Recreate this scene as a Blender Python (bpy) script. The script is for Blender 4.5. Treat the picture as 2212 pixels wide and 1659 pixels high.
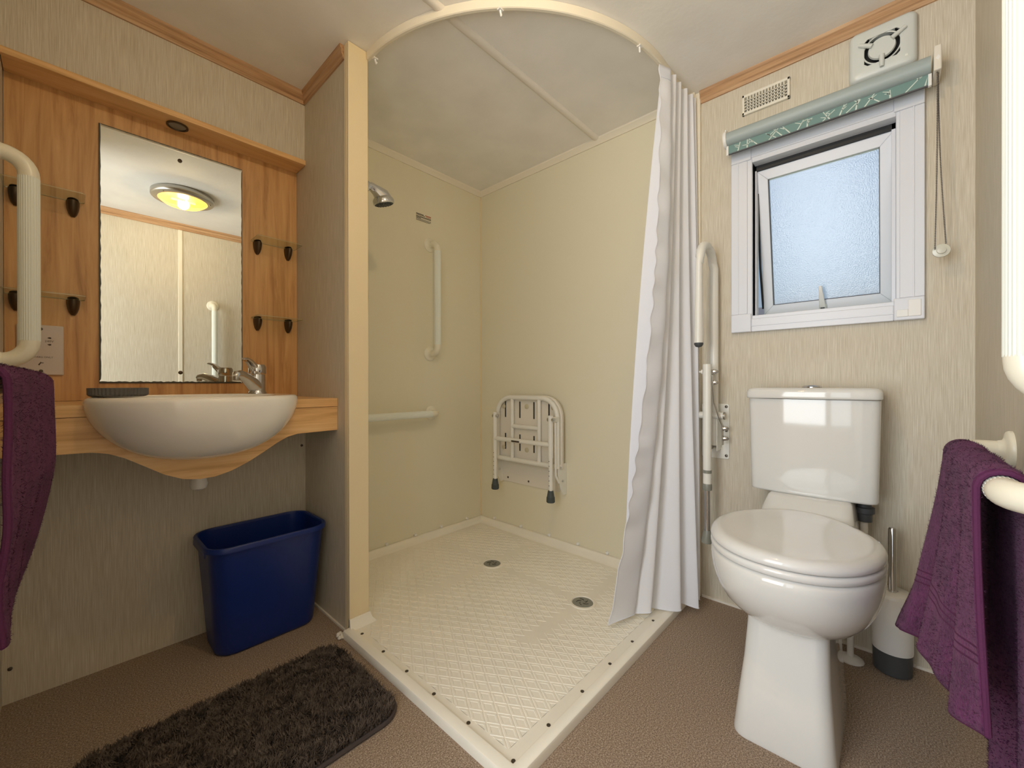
import bpy, bmesh, math, random
from mathutils import Vector, Matrix
R = math.radians
PI = math.pi
random.seed(4)
scn = bpy.context.scene
COL = scn.collection
for o in list(bpy.data.objects):
    bpy.data.objects.remove(o, do_unlink=True)

# ------------------------------------------------------------------ camera
cam_d = bpy.data.cameras.new('camera')
cam_d.sensor_width = 36.0
cam_d.lens = 888.1 / 2212 * 36.0
cam_d.clip_start = 0.01
cam = bpy.data.objects.new('camera', cam_d)
COL.objects.link(cam)
yaw, pit, rol = R(42.571), R(0.10), R(-0.087)
F_ = Vector((math.cos(yaw) * math.cos(pit), math.sin(yaw) * math.cos(pit), -math.sin(pit)))
R_ = Vector((math.sin(yaw), -math.cos(yaw), 0))
U_ = R_.cross(F_)
R2 = math.cos(rol) * R_ + math.sin(rol) * U_
U2 = -math.sin(rol) * R_ + math.cos(rol) * U_
m4 = Matrix(((R2.x, U2.x, -F_.x, 0), (R2.y, U2.y, -F_.y, 0), (R2.z, U2.z, -F_.z, 0.86), (0, 0, 0, 1)))
cam.matrix_world = m4
scn.camera = cam

# ------------------------------------------------------------------ world, lights, exposure
w = bpy.data.worlds.new('sky')
scn.world = w
w.use_nodes = True
wn = w.node_tree.nodes
wl = w.node_tree.links
wn.clear()
w_out = wn.new('ShaderNodeOutputWorld')
w_bg = wn.new('ShaderNodeBackground')
w_tc = wn.new('ShaderNodeTexCoord')
w_sep = wn.new('ShaderNodeSeparateXYZ')
w_rmp = wn.new('ShaderNodeValToRGB')
w_rmp.color_ramp.elements[0].position = 0.0
w_rmp.color_ramp.elements[0].color = (0.80, 0.86, 0.88, 1)
w_rmp.color_ramp.elements[1].position = 0.62
w_rmp.color_ramp.elements[1].color = (0.26, 0.48, 0.86, 1)
e_ = w_rmp.color_ramp.elements.new(0.22)
e_.color = (0.52, 0.72, 0.97, 1)
wl.new(w_tc.outputs['Generated'], w_sep.inputs[0])
wl.new(w_sep.outputs['Z'], w_rmp.inputs[0])
wl.new(w_rmp.outputs[0], w_bg.inputs[0])
w_bg.inputs[1].default_value = 0.30
wl.new(w_bg.outputs[0], w_out.inputs[0])

def area(name, loc, rot, sx, sy, power, col):
    d = bpy.data.lights.new(name, 'AREA')
    d.shape = 'RECTANGLE'
    d.size, d.size_y = sx, sy
    d.energy = power
    d.color = col
    o = bpy.data.objects.new(name, d)
    o.location = loc
    o.rotation_euler = rot
    COL.objects.link(o)
    return o
# hall daylight as two added area lamps, set close behind the doorway for wider spread
area('hall_daylight_fill_wide', (-0.80, 0.60, 1.15), (0, R(-90), 0), 1.55, 0.78, 17.0, (0.93, 0.975, 1.0))
area('hall_daylight_fill_narrow', (-0.80, -0.01, 1.15), (0, R(-90), 0), 1.55, 0.28, 2.4, (0.94, 0.975, 1.0))

sun_d = bpy.data.lights.new('sun', 'SUN')
sun_d.energy = 2.6
sun_d.angle = R(0.6)
sun_d.color = (1.0, 0.96, 0.9)
sun = bpy.data.objects.new('sun', sun_d)
sun.rotation_euler = Vector((0.42, 0.42, -0.80)).to_track_quat('-Z', 'Y').to_euler()
COL.objects.link(sun)

vs = scn.view_settings
vs.view_transform = 'Standard'
vs.look = 'None'
vs.gamma = 1.0
vs.use_curve_mapping = False
vs.exposure = 0.78
try:
    scn.cycles.max_bounces = 14
    scn.cycles.diffuse_bounces = 8
    scn.cycles.transmission_bounces = 10
    scn.cycles.transparent_max_bounces = 12
    scn.cycles.sample_clamp_indirect = 4.0
except Exception:
    pass

# ------------------------------------------------------------------ material helpers
MATS = {}
def lin(c):
    return tuple(((v / 255.0) / 12.92 if v / 255.0 <= 0.04045 else ((v / 255.0 + 0.055) / 1.055) ** 2.4) for v in c) + (1.0,)

def base_mat(name):
    m = bpy.data.materials.new(name)
    m.use_nodes = True
    nt = m.node_tree
    b = nt.nodes.get('Principled BSDF')
    MATS[name] = m
    return m, nt, b

def plain(name, col, rough=0.5, metal=0.0, coat=0.0, spec=0.5, bump=0.0, bscale=200.0, var=0.0):
    m, nt, b = base_mat(name)
    b.inputs['Base Color'].default_value = lin(col)
    b.inputs['Roughness'].default_value = rough
    b.inputs['Metallic'].default_value = metal
    b.inputs['Coat Weight'].default_value = coat
    b.inputs['Specular IOR Level'].default_value = spec
    tc = nt.nodes.new('ShaderNodeTexCoord')
    if bump > 0:
        n = nt.nodes.new('ShaderNodeTexNoise')
        n.inputs['Scale'].default_value = bscale
        n.inputs['Detail'].default_value = 3
        bp = nt.nodes.new('ShaderNodeBump')
        bp.inputs['Strength'].default_value = bump
        bp.inputs['Distance'].default_value = 0.002
        nt.links.new(tc.outputs['Object'], n.inputs['Vector'])
        nt.links.new(n.outputs['Fac'], bp.inputs['Height'])
        nt.links.new(bp.outputs[0], b.inputs['Normal'])
    if var > 0:
        n2 = nt.nodes.new('ShaderNodeTexNoise')
        n2.inputs['Scale'].default_value = 6.0
        n2.inputs['Detail'].default_value = 5
        hs = nt.nodes.new('ShaderNodeHueSaturation')
        hs.inputs['Color'].default_value = lin(col)
        mr = nt.nodes.new('ShaderNodeMapRange')
        mr.inputs['From Min'].default_value = 0.3
        mr.inputs['From Max'].default_value = 0.7
        mr.inputs['To Min'].default_value = 1 - var
        mr.inputs['To Max'].default_value = 1 + var
        nt.links.new(tc.outputs['Object'], n2.inputs['Vector'])
        nt.links.new(n2.outputs['Fac'], mr.inputs['Value'])
        nt.links.new(mr.outputs[0], hs.inputs['Value'])
        nt.links.new(hs.outputs[0], b.inputs['Base Color'])
    return m

def streak_mat(name, cols, scale, stretch, rough=0.6, bump=0.15, detail=6, spec=0.4, extra=None, pos=(0.32, 0.5, 0.68)):
    """procedural colour from a noise stretched along one axis (wallpaper threads, wood grain)"""
    m, nt, b = base_mat(name)
    tc = nt.nodes.new('ShaderNodeTexCoord')
    mp = nt.nodes.new('ShaderNodeMapping')
    mp.inputs['Scale'].default_value = stretch
    n = nt.nodes.new('ShaderNodeTexNoise')
    n.inputs['Scale'].default_value = scale
    n.inputs['Detail'].default_value = detail
    n.inputs['Roughness'].default_value = 0.62
    if extra:
        n.inputs['Distortion'].default_value = extra
    rp = nt.nodes.new('ShaderNodeValToRGB')
    els = rp.color_ramp.elements
    els[0].position = pos[0]
    els[0].color = lin(cols[0])
    els[1].position = pos[2]
    els[1].color = lin(cols[2])
    e = els.new(pos[1])
    e.color = lin(cols[1])
    bp = nt.nodes.new('ShaderNodeBump')
    bp.inputs['Strength'].default_value = bump
    bp.inputs['Distance'].default_value = 0.001
    L = nt.links.new
    L(tc.outputs['Object'], mp.inputs['Vector'])
    L(mp.outputs[0], n.inputs['Vector'])
    L(n.outputs['Fac'], rp.inputs[0])
    L(rp.outputs[0], b.inputs['Base Color'])
    L(n.outputs['Fac'], bp.inputs['Height'])
    L(bp.outputs[0], b.inputs['Normal'])
    b.inputs['Roughness'].default_value = rough
    b.inputs['Specular IOR Level'].default_value = spec
    return m

# surfaces
streak_mat('wallpaper', [(184, 173, 152), (201, 192, 174), (217, 210, 195)], 9, (85, 85, 1.3), rough=0.55, bump=0.10, detail=3)
streak_mat('oak_v', [(170, 124, 76), (202, 156, 102), (216, 172, 118)], 5, (9, 9, 0.55), rough=0.35, bump=0.05, detail=9, extra=0.6)
streak_mat('oak_h', [(200, 154, 100), (226, 182, 126), (236, 198, 144)], 5, (0.55, 6, 11), rough=0.35, bump=0.05, detail=9, extra=0.5)
streak_mat('cornice_x', [(154, 116, 82), (186, 148, 110), (204, 170, 134)], 6, (0.5, 14, 14), rough=0.45, bump=0.05, detail=8)
streak_mat('cornice_y', [(154, 116, 82), (186, 148, 110), (204, 170, 134)], 6, (14, 0.5, 14), rough=0.45, bump=0.05, detail=8)
plain('shower_panel', (224, 218, 195), rough=0.42, bump=0.03, bscale=120)
plain('shower_trim', (230, 222, 204), rough=0.4, bump=0.05, bscale=300)
plain('post', (232, 215, 178), rough=0.4, bump=0.08, bscale=350)
plain('ceiling', (238, 235, 229), rough=0.75, bump=0.30, bscale=55, var=0.045)
plain('ceiling_strip', (230, 223, 212), rough=0.6)
def carpet():
    m, nt, b = base_mat('carpet')
    tc = nt.nodes.new('ShaderNodeTexCoord')
    n = nt.nodes.new('ShaderNodeTexNoise')
    n.inputs['Scale'].default_value = 300
    n.inputs['Detail'].default_value = 3
    n.inputs['Roughness'].default_value = 0.7
    rp = nt.nodes.new('ShaderNodeValToRGB')
    e = rp.color_ramp.elements
    e[0].position = 0.34
    e[0].color = lin((104, 86, 72))
    e[1].position = 0.68
    e[1].color = lin((194, 177, 158))
    k = e.new(0.5)
    k.color = lin((147, 127, 108))
    bp = nt.nodes.new('ShaderNodeBump')
    bp.inputs['Strength'].default_value = 0.25
    bp.inputs['Distance'].default_value = 0.002
    L = nt.links.new
    L(tc.outputs['Object'], n.inputs['Vector'])
    L(n.outputs['Fac'], rp.inputs[0])
    L(rp.outputs[0], b.inputs['Base Color'])
    L(n.outputs['Fac'], bp.inputs['Height'])
    L(bp.outputs[0], b.inputs['Normal'])
    b.inputs['Roughness'].default_value = 0.85
carpet()
# things
plain('tray', (238, 233, 220), rough=0.48, bump=0.06, bscale=260, var=0.03)
plain('ceramic', (219, 218, 214), rough=0.06, coat=0.3)
plain('basin_ceramic', (240, 237, 231), rough=0.07, coat=0.3)
plain('seat_plastic', (221, 220, 217), rough=0.10)
plain('white_plastic', (230, 229, 226), rough=0.3)
plain('window_plastic', (218, 221, 229), rough=0.32)
plain('rail_plastic', (226, 230, 222), rough=0.38)
plain('elbow_plastic', (230, 225, 207), rough=0.3)
plain('white_metal', (228, 226, 218), rough=0.28)
plain('off_white', (222, 216, 204), rough=0.35)
plain('chrome', (215, 215, 215), rough=0.12, metal=1.0)
plain('steel', (190, 186, 178), rough=0.28, metal=1.0)
plain('bronze', (88, 74, 58), rough=0.35, metal=0.75)
plain('screw', (92, 84, 74), rough=0.4, metal=0.7)
plain('black', (18, 18, 20), rough=0.5)
plain('dark_grey', (70, 72, 74), rough=0.5)
plain('rubber', (66, 72, 72), rough=0.6)
plain('soap_grey', (96, 94, 92), rough=0.55)
plain('mat_brown', (64, 56, 52), rough=0.95)
plain('mat_edge', (70, 60, 58), rough=0.9)
plain('blue_plastic', (12, 40, 112), rough=0.38, bump=0.03, bscale=500)
plain('vent_cream', (226, 222, 208), rough=0.4)
plain('vent_back', (150, 146, 132), rough=0.7)
plain('fan_white', (206, 210, 206), rough=0.3)
plain('drain_grey', (132, 132, 122), rough=0.35)
plain('sealant', (226, 220, 208), rough=0.5, bump=0.6, bscale=150)
plain('print_dark', (70, 58, 48), rough=0.6)
plain('print_red', (168, 84, 56), rough=0.6)
plain('plate_white', (206, 196, 188), rough=0.35)
plain('label_cream', (226, 222, 206), rough=0.5)
plain('blind_grey', (158, 170, 170), rough=0.45)
plain('blind_print', (206, 216, 208), rough=0.6)
plain('blind_green', (112, 142, 138), rough=0.7)
plain('chain', (110, 104, 98), rough=0.4, metal=0.5)
plain('clear_plastic', (206, 204, 190), rough=0.15)
plain('chair_slot', (34, 32, 28), rough=0.6)
plain('bumper', (196, 186, 158), rough=0.5)
plain('hall_wall', (235, 230, 220), rough=0.6)
plain('pale_render', (216, 214, 206), rough=0.8)
plain('grass', (112, 132, 84), rough=0.9)
plain('slate', (92, 92, 96), rough=0.8)

def mat_pile():
    m, nt, b = base_mat('mat_pile')
    tc = nt.nodes.new('ShaderNodeTexCoord')
    n = nt.nodes.new('ShaderNodeTexNoise')
    n.inputs['Scale'].default_value = 45
    n.inputs['Detail'].default_value = 5
    rp = nt.nodes.new('ShaderNodeValToRGB')
    e = rp.color_ramp.elements
    e[0].position = 0.3
    e[0].color = lin((58, 49, 43))
    e[1].position = 0.72
    e[1].color = lin((112, 99, 89))
    nt.links.new(tc.outputs['Object'], n.inputs['Vector'])
    nt.links.new(n.outputs['Fac'], rp.inputs[0])
    nt.links.new(rp.outputs[0], b.inputs['Base Color'])
    b.inputs['Roughness'].default_value = 0.95
mat_pile()

def towel_mat():
    m, nt, b = base_mat('towel')
    tc = nt.nodes.new('ShaderNodeTexCoord')
    n = nt.nodes.new('ShaderNodeTexNoise')
    n.inputs['Scale'].default_value = 190
    n.inputs['Detail'].default_value = 4
    n.inputs['Roughness'].default_value = 0.75
    n2 = nt.nodes.new('ShaderNodeTexNoise')
    n2.inputs['Scale'].default_value = 28
    n2.inputs['Detail'].default_value = 3
    mx = nt.nodes.new('ShaderNodeMath')
    mx.operation = 'ADD'
    rp = nt.nodes.new('ShaderNodeValToRGB')
    e = rp.color_ramp.elements
    e[0].position = 0.62
    e[0].color = lin((54, 18, 46))
    e[1].position = 1.38
    e[1].color = lin((112, 48, 95))
    rp2 = nt.nodes.new('ShaderNodeMapRange')
    rp2.inputs['From Min'].default_value = 0.6
    rp2.inputs['From Max'].default_value = 1.4
    e[0].position = 0.0
    e[1].position = 1.0
    bp = nt.nodes.new('ShaderNodeBump')
    bp.inputs['Strength'].default_value = 0.9
    bp.inputs['Distance'].default_value = 0.004
    L = nt.links.new
    L(tc.outputs['Object'], n.inputs['Vector'])
    L(tc.outputs['Object'], n2.inputs['Vector'])
    L(n.outputs['Fac'], mx.inputs[0])
    L(n2.outputs['Fac'], mx.inputs[1])
    L(mx.outputs[0], rp2.inputs['Value'])
    L(rp2.outputs[0], rp.inputs[0])
    L(rp.outputs[0], b.inputs['Base Color'])
    L(n.outputs['Fac'], bp.inputs['Height'])
    L(bp.outputs[0], b.inputs['Normal'])
    b.inputs['Roughness'].default_value = 0.95
    b.inputs['Sheen Weight'].default_value = 0.2
    b.inputs['Sheen Tint'].default_value = (0.7, 0.5, 0.65, 1)
    b.inputs['Specular IOR Level'].default_value = 0.1
towel_mat()
plain('towel_hem', (86, 44, 74), rough=0.9, bump=0.5, bscale=300, spec=0.1)

def curtain_mat():
    m, nt, b = base_mat('curtain_cloth')
    b.inputs['Base Color'].default_value = lin((243, 245, 252))
    b.inputs['Roughness'].default_value = 0.6
    b.inputs['Specular IOR Level'].default_value = 0.3
    tr = nt.nodes.new('ShaderNodeBsdfTranslucent')
    tr.inputs[0].default_value = lin((236, 238, 246))
    mx = nt.nodes.new('ShaderNodeMixShader')
    mx.inputs[0].default_value = 0.25
    out = nt.nodes['Material Output']
    nt.links.new(b.outputs[0], mx.inputs[1])
    nt.links.new(tr.outputs[0], mx.inputs[2])
    nt.links.new(mx.outputs[0], out.inputs['Surface'])
curtain_mat()

def frosted():
    m, nt, b = base_mat('frosted_glass')
    nt.nodes.remove(b)
    tc = nt.nodes.new('ShaderNodeTexCoord')
    n = nt.nodes.new('ShaderNodeTexNoise')
    n.inputs['Scale'].default_value = 260
    n.inputs['Detail'].default_value = 2
    bp = nt.nodes.new('ShaderNodeBump')
    bp.inputs['Strength'].default_value = 0.35
    bp.inputs['Distance'].default_value = 0.002
    rf = nt.nodes.new('ShaderNodeBsdfRefraction')
    rf.inputs['Roughness'].default_value = 0.32
    rf.inputs['IOR'].default_value = 1.06
    rf.inputs['Color'].default_value = (0.97, 0.985, 0.985, 1)
    gl = nt.nodes.new('ShaderNodeBsdfGlossy')
    gl.inputs['Roughness'].default_value = 0.16
    mx = nt.nodes.new('ShaderNodeMixShader')
    mx.inputs[0].default_value = 0.07
    out = nt.nodes['Material Output']
    L = nt.links.new
    L(tc.outputs['Object'], n.inputs['Vector'])
    L(n.outputs['Fac'], bp.inputs['Height'])
    L(bp.outputs[0], rf.inputs['Normal'])
    L(bp.outputs[0], gl.inputs['Normal'])
    L(rf.outputs[0], mx.inputs[1])
    L(gl.outputs[0], mx.inputs[2])
    L(mx.outputs[0], out.inputs['Surface'])
frosted()
def clear_glass():
    m, nt, b = base_mat('shelf_glass')
    nt.nodes.remove(b)
    tp = nt.nodes.new('ShaderNodeBsdfTransparent')
    tp.inputs[0].default_value = (0.90, 0.94, 0.92, 1)
    gl = nt.nodes.new('ShaderNodeBsdfGlossy')
    gl.inputs['Roughness'].default_value = 0.03
    mx = nt.nodes.new('ShaderNodeMixShader')
    out = nt.nodes['Material Output']
    mx.inputs[0].default_value = 0.06
    nt.links.new(tp.outputs[0], mx.inputs[1])
    nt.links.new(gl.outputs[0], mx.inputs[2])
    nt.links.new(mx.outputs[0], out.inputs['Surface'])
clear_glass()
plain('shelf_glass_edge', (196, 178, 140), rough=0.2)
plain('mirror_glass', (238, 240, 234), rough=0.0, metal=1.0)
plain('mirror_edge', (62, 58, 40), rough=0.4)
def emit(name, col, strength, base=(230, 200, 120)):
    m, nt, b = base_mat(name)
    b.inputs['Base Color'].default_value = lin(base)
    b.inputs['Roughness'].default_value = 0.25
    b.inputs['Emission Color'].default_value = lin(col)
    b.inputs['Emission Strength'].default_value = strength
def lamp_dome():
    m, nt, b = base_mat('lamp_dome')
    b.inputs['Base Color'].default_value = lin((235, 200, 110))
    b.inputs['Roughness'].default_value = 0.2
    b.inputs['Emission Color'].default_value = lin((255, 180, 48))
    b.inputs['Emission Strength'].default_value = 0.95
    tp_ = nt.nodes.new('ShaderNodeBsdfTransparent')
    tp_.inputs[0].default_value = (1.0, 0.86, 0.62, 1)
    mx = nt.nodes.new('ShaderNodeMixShader')
    mx.inputs[0].default_value = 0.30
    nt.links.new(b.outputs[0], mx.inputs[1])
    nt.links.new(tp_.outputs[0], mx.inputs[2])
    nt.links.new(mx.outputs[0], nt.nodes['Material Output'].inputs['Surface'])
lamp_dome()

# ------------------------------------------------------------------ mesh helpers
class MB:
    """collects shapes in world coordinates; build() links them as ONE mesh object"""
    def __init__(s):
        s.v = []
        s.f = []
    def add(s, vs_, fs_):
        o = len(s.v)
        s.v += [tuple(p) for p in vs_]
        s.f += [tuple(i + o for i in f) for f in fs_]
        return s
    def box(s, x0, x1, y0, y1, z0, z1):
        v = [(x0, y0, z0), (x1, y0, z0), (x1, y1, z0), (x0, y1, z0), (x0, y0, z1), (x1, y0, z1), (x1, y1, z1), (x0, y1, z1)]
        return s.add(v, [(0, 3, 2, 1), (4, 5, 6, 7), (0, 1, 5, 4), (1, 2, 6, 5), (2, 3, 7, 6), (3, 0, 4, 7)])
    def loft(s, rings, cap0=True, cap1=True, closed=True):
        n = len(rings[0])
        v = [p for r in rings for p in r]
        f = []
        m = n if closed else n - 1
        for k in range(len(rings) - 1):
            for i in range(m):
                j = (i + 1) % n
                f.append((k * n + i, k * n + j, (k + 1) * n + j, (k + 1) * n + i))
        if cap0:
            f.append(tuple(reversed(range(n))))
        if cap1:
            b = (len(rings) - 1) * n
            f.append(tuple(range(b, b + n)))
        return s.add(v, f)
    def tube(s, pts, r, n=14, caps=True, flute=0.0):
        pts = [Vector(p) for p in pts]
        rs = r if isinstance(r, (list, tuple)) else [r] * len(pts)
        t0 = (pts[1] - pts[0]).normalized()
        a = Vector((0, 0, 1)) if abs(t0.z) < 0.9 else Vector((1, 0, 0))
        u = t0.cross(a).normalized()
        rings = []
        for i, p in enumerate(pts):
            if i == 0:
                t = (pts[1] - pts[0])
            elif i == len(pts) - 1:
                t = (pts[-1] - pts[-2])
            else:
                t = (pts[i + 1] - p).normalized() + (p - pts[i - 1]).normalized()
            t.normalize()
            u = (u - t * u.dot(t)).normalized()
            v = t.cross(u)
            rings.append([p + (u * math.cos(2 * PI * k / n) + v * math.sin(2 * PI * k / n)) * rs[i] * (1 - (flute if k % 2 else 0)) for k in range(n)])
        return s.loft(rings, caps, caps)
    def lathe(s, prof, org, axis=(0, 0, 1), n=28, flute=None):
        """prof: list of (radius, height along axis)"""
        ax = Vector(axis).normalized()
        a = Vector((1, 0, 0)) if abs(ax.x) < 0.9 else Vector((0, 1, 0))
        u = ax.cross(a).normalized()
        v = ax.cross(u)
        o = Vector(org)
        rings = [[o + ax * h + (u * math.cos(2 * PI * k / n) + v * math.sin(2 * PI * k / n)) * max(r, 1e-4) for k in range(n)] for r, h in prof]
        return s.loft(rings)
    def prism(s, poly, axis, a, b):
        """poly is a list of 2d points in the two other axes (in x,y,z order)"""
        def P(q, d):
            if axis == 0:
                return (d, q[0], q[1])
            if axis == 1:
                return (q[0], d, q[1])
            return (q[0], q[1], d)
        n = len(poly)
        vs_ = [P(q, a) for q in poly] + [P(q, b) for q in poly]
        fs_ = [tuple(range(n)), tuple(reversed(range(n, 2 * n)))] + [(i, i + n, (i + 1) % n + n, (i + 1) % n) for i in range(n)]
        return s.add(vs_, fs_)
    def build(s, name, mat, parent=None, bevel=0.0, smooth=True, seg=2, ang=40, solid=0.0, subsurf=0):
        me = bpy.data.meshes.new(name)
        off = Vector((0, 0, 0))
        q = parent
        while q is not None:
            off += q.location
            q = q.parent
        me.from_pydata([tuple(Vector(p) - off) for p in s.v], [], s.f)
        bm = bmesh.new()
        bm.from_mesh(me)
        bmesh.ops.recalc_face_normals(bm, faces=bm.faces)
        bm.to_mesh(me)
        bm.free()
        me.materials.append(MATS[mat])
        if smooth:
            me.shade_smooth()
            me.set_sharp_from_angle(angle=R(ang))
        o = bpy.data.objects.new(name, me)
        COL.objects.link(o)
        if parent is not None:
            o.parent = parent
        if solid:
            md = o.modifiers.new('thick', 'SOLIDIFY')
            md.thickness = solid
            md.offset = 0
        if bevel > 0:
            md = o.modifiers.new('bevel', 'BEVEL')
            md.width = bevel
            md.segments = seg
            md.limit_method = 'ANGLE'
            md.angle_limit = R(35)
            md.harden_normals = False
        if subsurf:
            md = o.modifiers.new('sub', 'SUBSURF')
            md.levels = subsurf
            md.render_levels = subsurf
        return o

def tag(o, label, cat=None, group=None, kind=None):
    o['label'] = label
    if cat:
        o['category'] = cat
    if group:
        o['group'] = group
    if kind:
        o['kind'] = kind
    return o
def thing(name, loc, label, cat, group=None):
    o = bpy.data.objects.new(name, None)
    o.empty_display_size = 0.05
    o.location = loc
    COL.objects.link(o)
    return tag(o, label, cat, group)
def struct(o, label, cat):
    return tag(o, label, cat, kind='structure')
def rrect(cx, cy, w_, h_, r, n=6):
    """rounded rectangle outline, 2d"""
    pts = []
    for (sx, sy, a0) in ((1, 1, 0), (-1, 1, 90), (-1, -1, 180), (1, -1, 270)):
        for k in range(n + 1):
            a = R(a0 + 90 * k / n)
            pts.append((cx + sx * (w_ / 2 - r) + r * math.cos(a), cy + sy * (h_ / 2 - r) + r * math.sin(a)))
    return pts
def arc(c, r, a0, a1, n, plane):
    """points of an arc; plane gives two axis vectors"""
    c = Vector(c)
    u, v = Vector(plane[0]), Vector(plane[1])
    return [c + u * r * math.cos(R(a0 + (a1 - a0) * k / n)) + v * r * math.sin(R(a0 + (a1 - a0) * k / n)) for k in range(n + 1)]
def text_mesh(name, body, size, mat, loc, rot, parent, ext=0.0002, align='CENTER'):
    cu = bpy.data.curves.new(name, 'FONT')
    cu.body = body
    cu.size = size
    cu.align_x = align
    cu.align_y = 'CENTER'
    cu.extrude = ext
    cu.resolution_u = 2
    t = bpy.data.objects.new(name, cu)
    COL.objects.link(t)
    dg = bpy.context.evaluated_depsgraph_get()
    me = bpy.data.meshes.new_from_object(t.evaluated_get(dg))
    bpy.data.objects.remove(t, do_unlink=True)
    me.materials.clear()
    me.materials.append(MATS[mat])
    o = bpy.data.objects.new(name, me)
    COL.objects.link(o)
    off = Vector((0, 0, 0))
    q = parent
    while q is not None:
        off += q.location
        q = q.parent
    o.parent = parent
    o.location = Vector(loc) - off
    o.rotation_euler = rot
    o['kind'] = 'stuff'
    return o

# ------------------------------------------------------------------ room shell
H = 2.03          # ceiling height
XE, XW = 1.74, -0.115     # window wall, doorway wall
YN, YR, YS, YC = 1.744, 1.833, 1.859, -0.178   # vanity wall, recessed niche, shower wall, near wall
XP0, XP1, YP = 0.66, 0.724, 1.368     # shower partition

struct(MB().box(-0.9, 1.80, -0.24, 1.95, -0.06, 0.0).build('floor', 'carpet'), 'brown speckled floor covering across the room', 'floor')
struct(MB().box(-0.9, 1.80, -0.24, 1.95, H, H + 0.06).build('ceiling', 'ceiling'), 'pale textured ceiling panels above the shower and basin', 'ceiling')
struct(MB().box(XW - 0.06, XP0, YR, 1.95, 0.0, H).build('wall_north', 'wallpaper'), 'wall behind the oak mirror panel', 'wall')
struct(MB().box(XW, XP0, YN, YR, 1.757, H).build('wall_north_upper', 'wallpaper'), 'beige wallpapered boxing above the oak pelmet', 'wall')
struct(MB().box(XW, XP0, YN, YR, 0.0, 0.776).build('wall_north_lower', 'wallpaper'), 'beige wallpapered wall under the basin counter', 'wall')
struct(MB().box(XP1, 1.80, YS, 1.95, 0.0, H).build('wall_shower_north', 'shower_panel'), 'plain cream shower wall carrying two grab rails', 'wall')
struct(MB().box(XE, 1.80, 0.578, YS, 0.0, H).build('wall_shower_east', 'shower_panel'), 'plain cream shower wall carrying the folding seat', 'wall')
# window wall with an opening
WY0, WY1, WZ0, WZ1 = -0.014, 0.376, 1.106, 1.682
b = MB()
b.box(XE, 1.80, -0.24, WY0, 0, H).box(XE, 1.80, WY1, 0.578, 0, H).box(XE, 1.80, WY0, WY1, 0, WZ0).box(XE, 1.80, WY0, WY1, WZ1, H)
struct(b.build('wall_east', 'wallpaper'), 'beige wallpapered wall behind the toilet with the window', 'wall')
struct(MB().box(-0.9, XE, -0.24, YC, 0, H).build('wall_south', 'wallpaper'), 'beige wallpapered wall on the near right behind the towel', 'wall')
# doorway wall (the photographer stands in its opening) and the hall beyond
b = MB().box(XW - 0.06, XW, 0.74, YR, 0, H).box(XW - 0.06, XW, YC, 0.74, 1.95, H)
struct(b.build('wall_west', 'wallpaper'), 'beige wallpapered wall on the near left beside the doorway', 'wall')
b = MB().box(-0.90, -0.84, -0.24, 1.95, 0, 0.35).box(-0.90, -0.84, -0.24, 1.95, 1.95, H).box(-0.90, -0.84, 1.01, 1.95, 0.35, 1.95).box(-0.90, -0.84, 0.14, 0.20, 0.35, 1.95).box(-0.90, -0.84, -0.24, -0.16, 0.35, 1.95)
struct(b.build('wall_hall', 'hall_wall'), 'hall wall with tall panes behind the photographer', 'wall')
struct(MB().box(-0.84, XW - 0.06, 1.89, 1.95, 0, H).build('wall_hall_north', 'hall_wall'), 'end wall of the hall behind the photographer', 'wall')
# partition between basin and shower
struct(MB().box(XP0, XP0 + 0.03, YP + 0.002, 1.95, 0, H).build('wall_partition', 'wallpaper'), 'narrow beige partition between basin and shower', 'wall')
struct(MB().box(XP0 + 0.03, XP1, YP + 0.002, YS, 0, H).build('wall_partition_lining', 'shower_panel'), 'cream lining on the shower side of the partition', 'wall')
b = MB().box(XP0 - 0.004, XP1 + 0.004, YP - 0.010, YP + 0.002, 0.052, H - 0.001).box(XP0 - 0.004, XP0, YP + 0.002, YP + 0.022, 0.0, H - 0.001).box(XP1, XP1 + 0.004, YP + 0.002, YP + 0.022, 0.055, H - 0.001)
struct(b.build('trim_1', 'post', bevel=0.002), 'tall cream edging post on the end of the partition', 'trim')

# ceiling batten, cornices
def batten(name, y, x0, x1, label):
    pr = [(y - 0.017, H), (y - 0.013, H - 0.006), (y - 0.006, H - 0.010), (y + 0.006, H - 0.010), (y + 0.013, H - 0.006), (y + 0.017, H)]
    return struct(MB().prism(pr, 0, x0, x1).build(name, 'ceiling_strip'), label, 'trim')
batten('trim_2', 1.033, -0.8, XE, 'pale batten running along the ceiling over the shower')

def cornice_prof(sgn, p0, z=H):
    """stepped oak cornice: (distance from wall, height)"""
    q = [(0, -0.046), (0.006, -0.046), (0.008, -0.040), (0.008, -0.034), (0.012, -0.030), (0.012, -0.014), (0.016, -0.010), (0.018, 0.0), (0, 0)]
    return [(p0 + sgn * a, z + c) for a, c in q]
struct(MB().prism(cornice_prof(-1, YN), 0, XW, XP0).build('trim_3', 'cornice_x', ang=20), 'stepped oak cornice above the oak pelmet', 'trim')
struct(MB().prism(cornice_prof(-1, XP0), 1, YP + 0.023, YN).build('trim_4', 'cornice_y', ang=20), 'short oak cornice on the partition beside the post', 'trim')
struct(MB().prism(cornice_prof(-1, XE), 1, YC, 0.562).build('trim_5', 'cornice_y', ang=20), 'oak cornice above the window and toilet', 'trim')
struct(MB().prism(cornice_prof(1, YC), 0, XW, XE - 0.02).build('trim_6', 'cornice_x', ang=20), 'oak cornice seen in the mirror', 'trim')
struct(MB().prism(cornice_prof(1, XW), 1, 0.74, YN - 0.02).build('trim_7', 'cornice_y', ang=20), 'oak cornice on the near left wall', 'trim')
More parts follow.
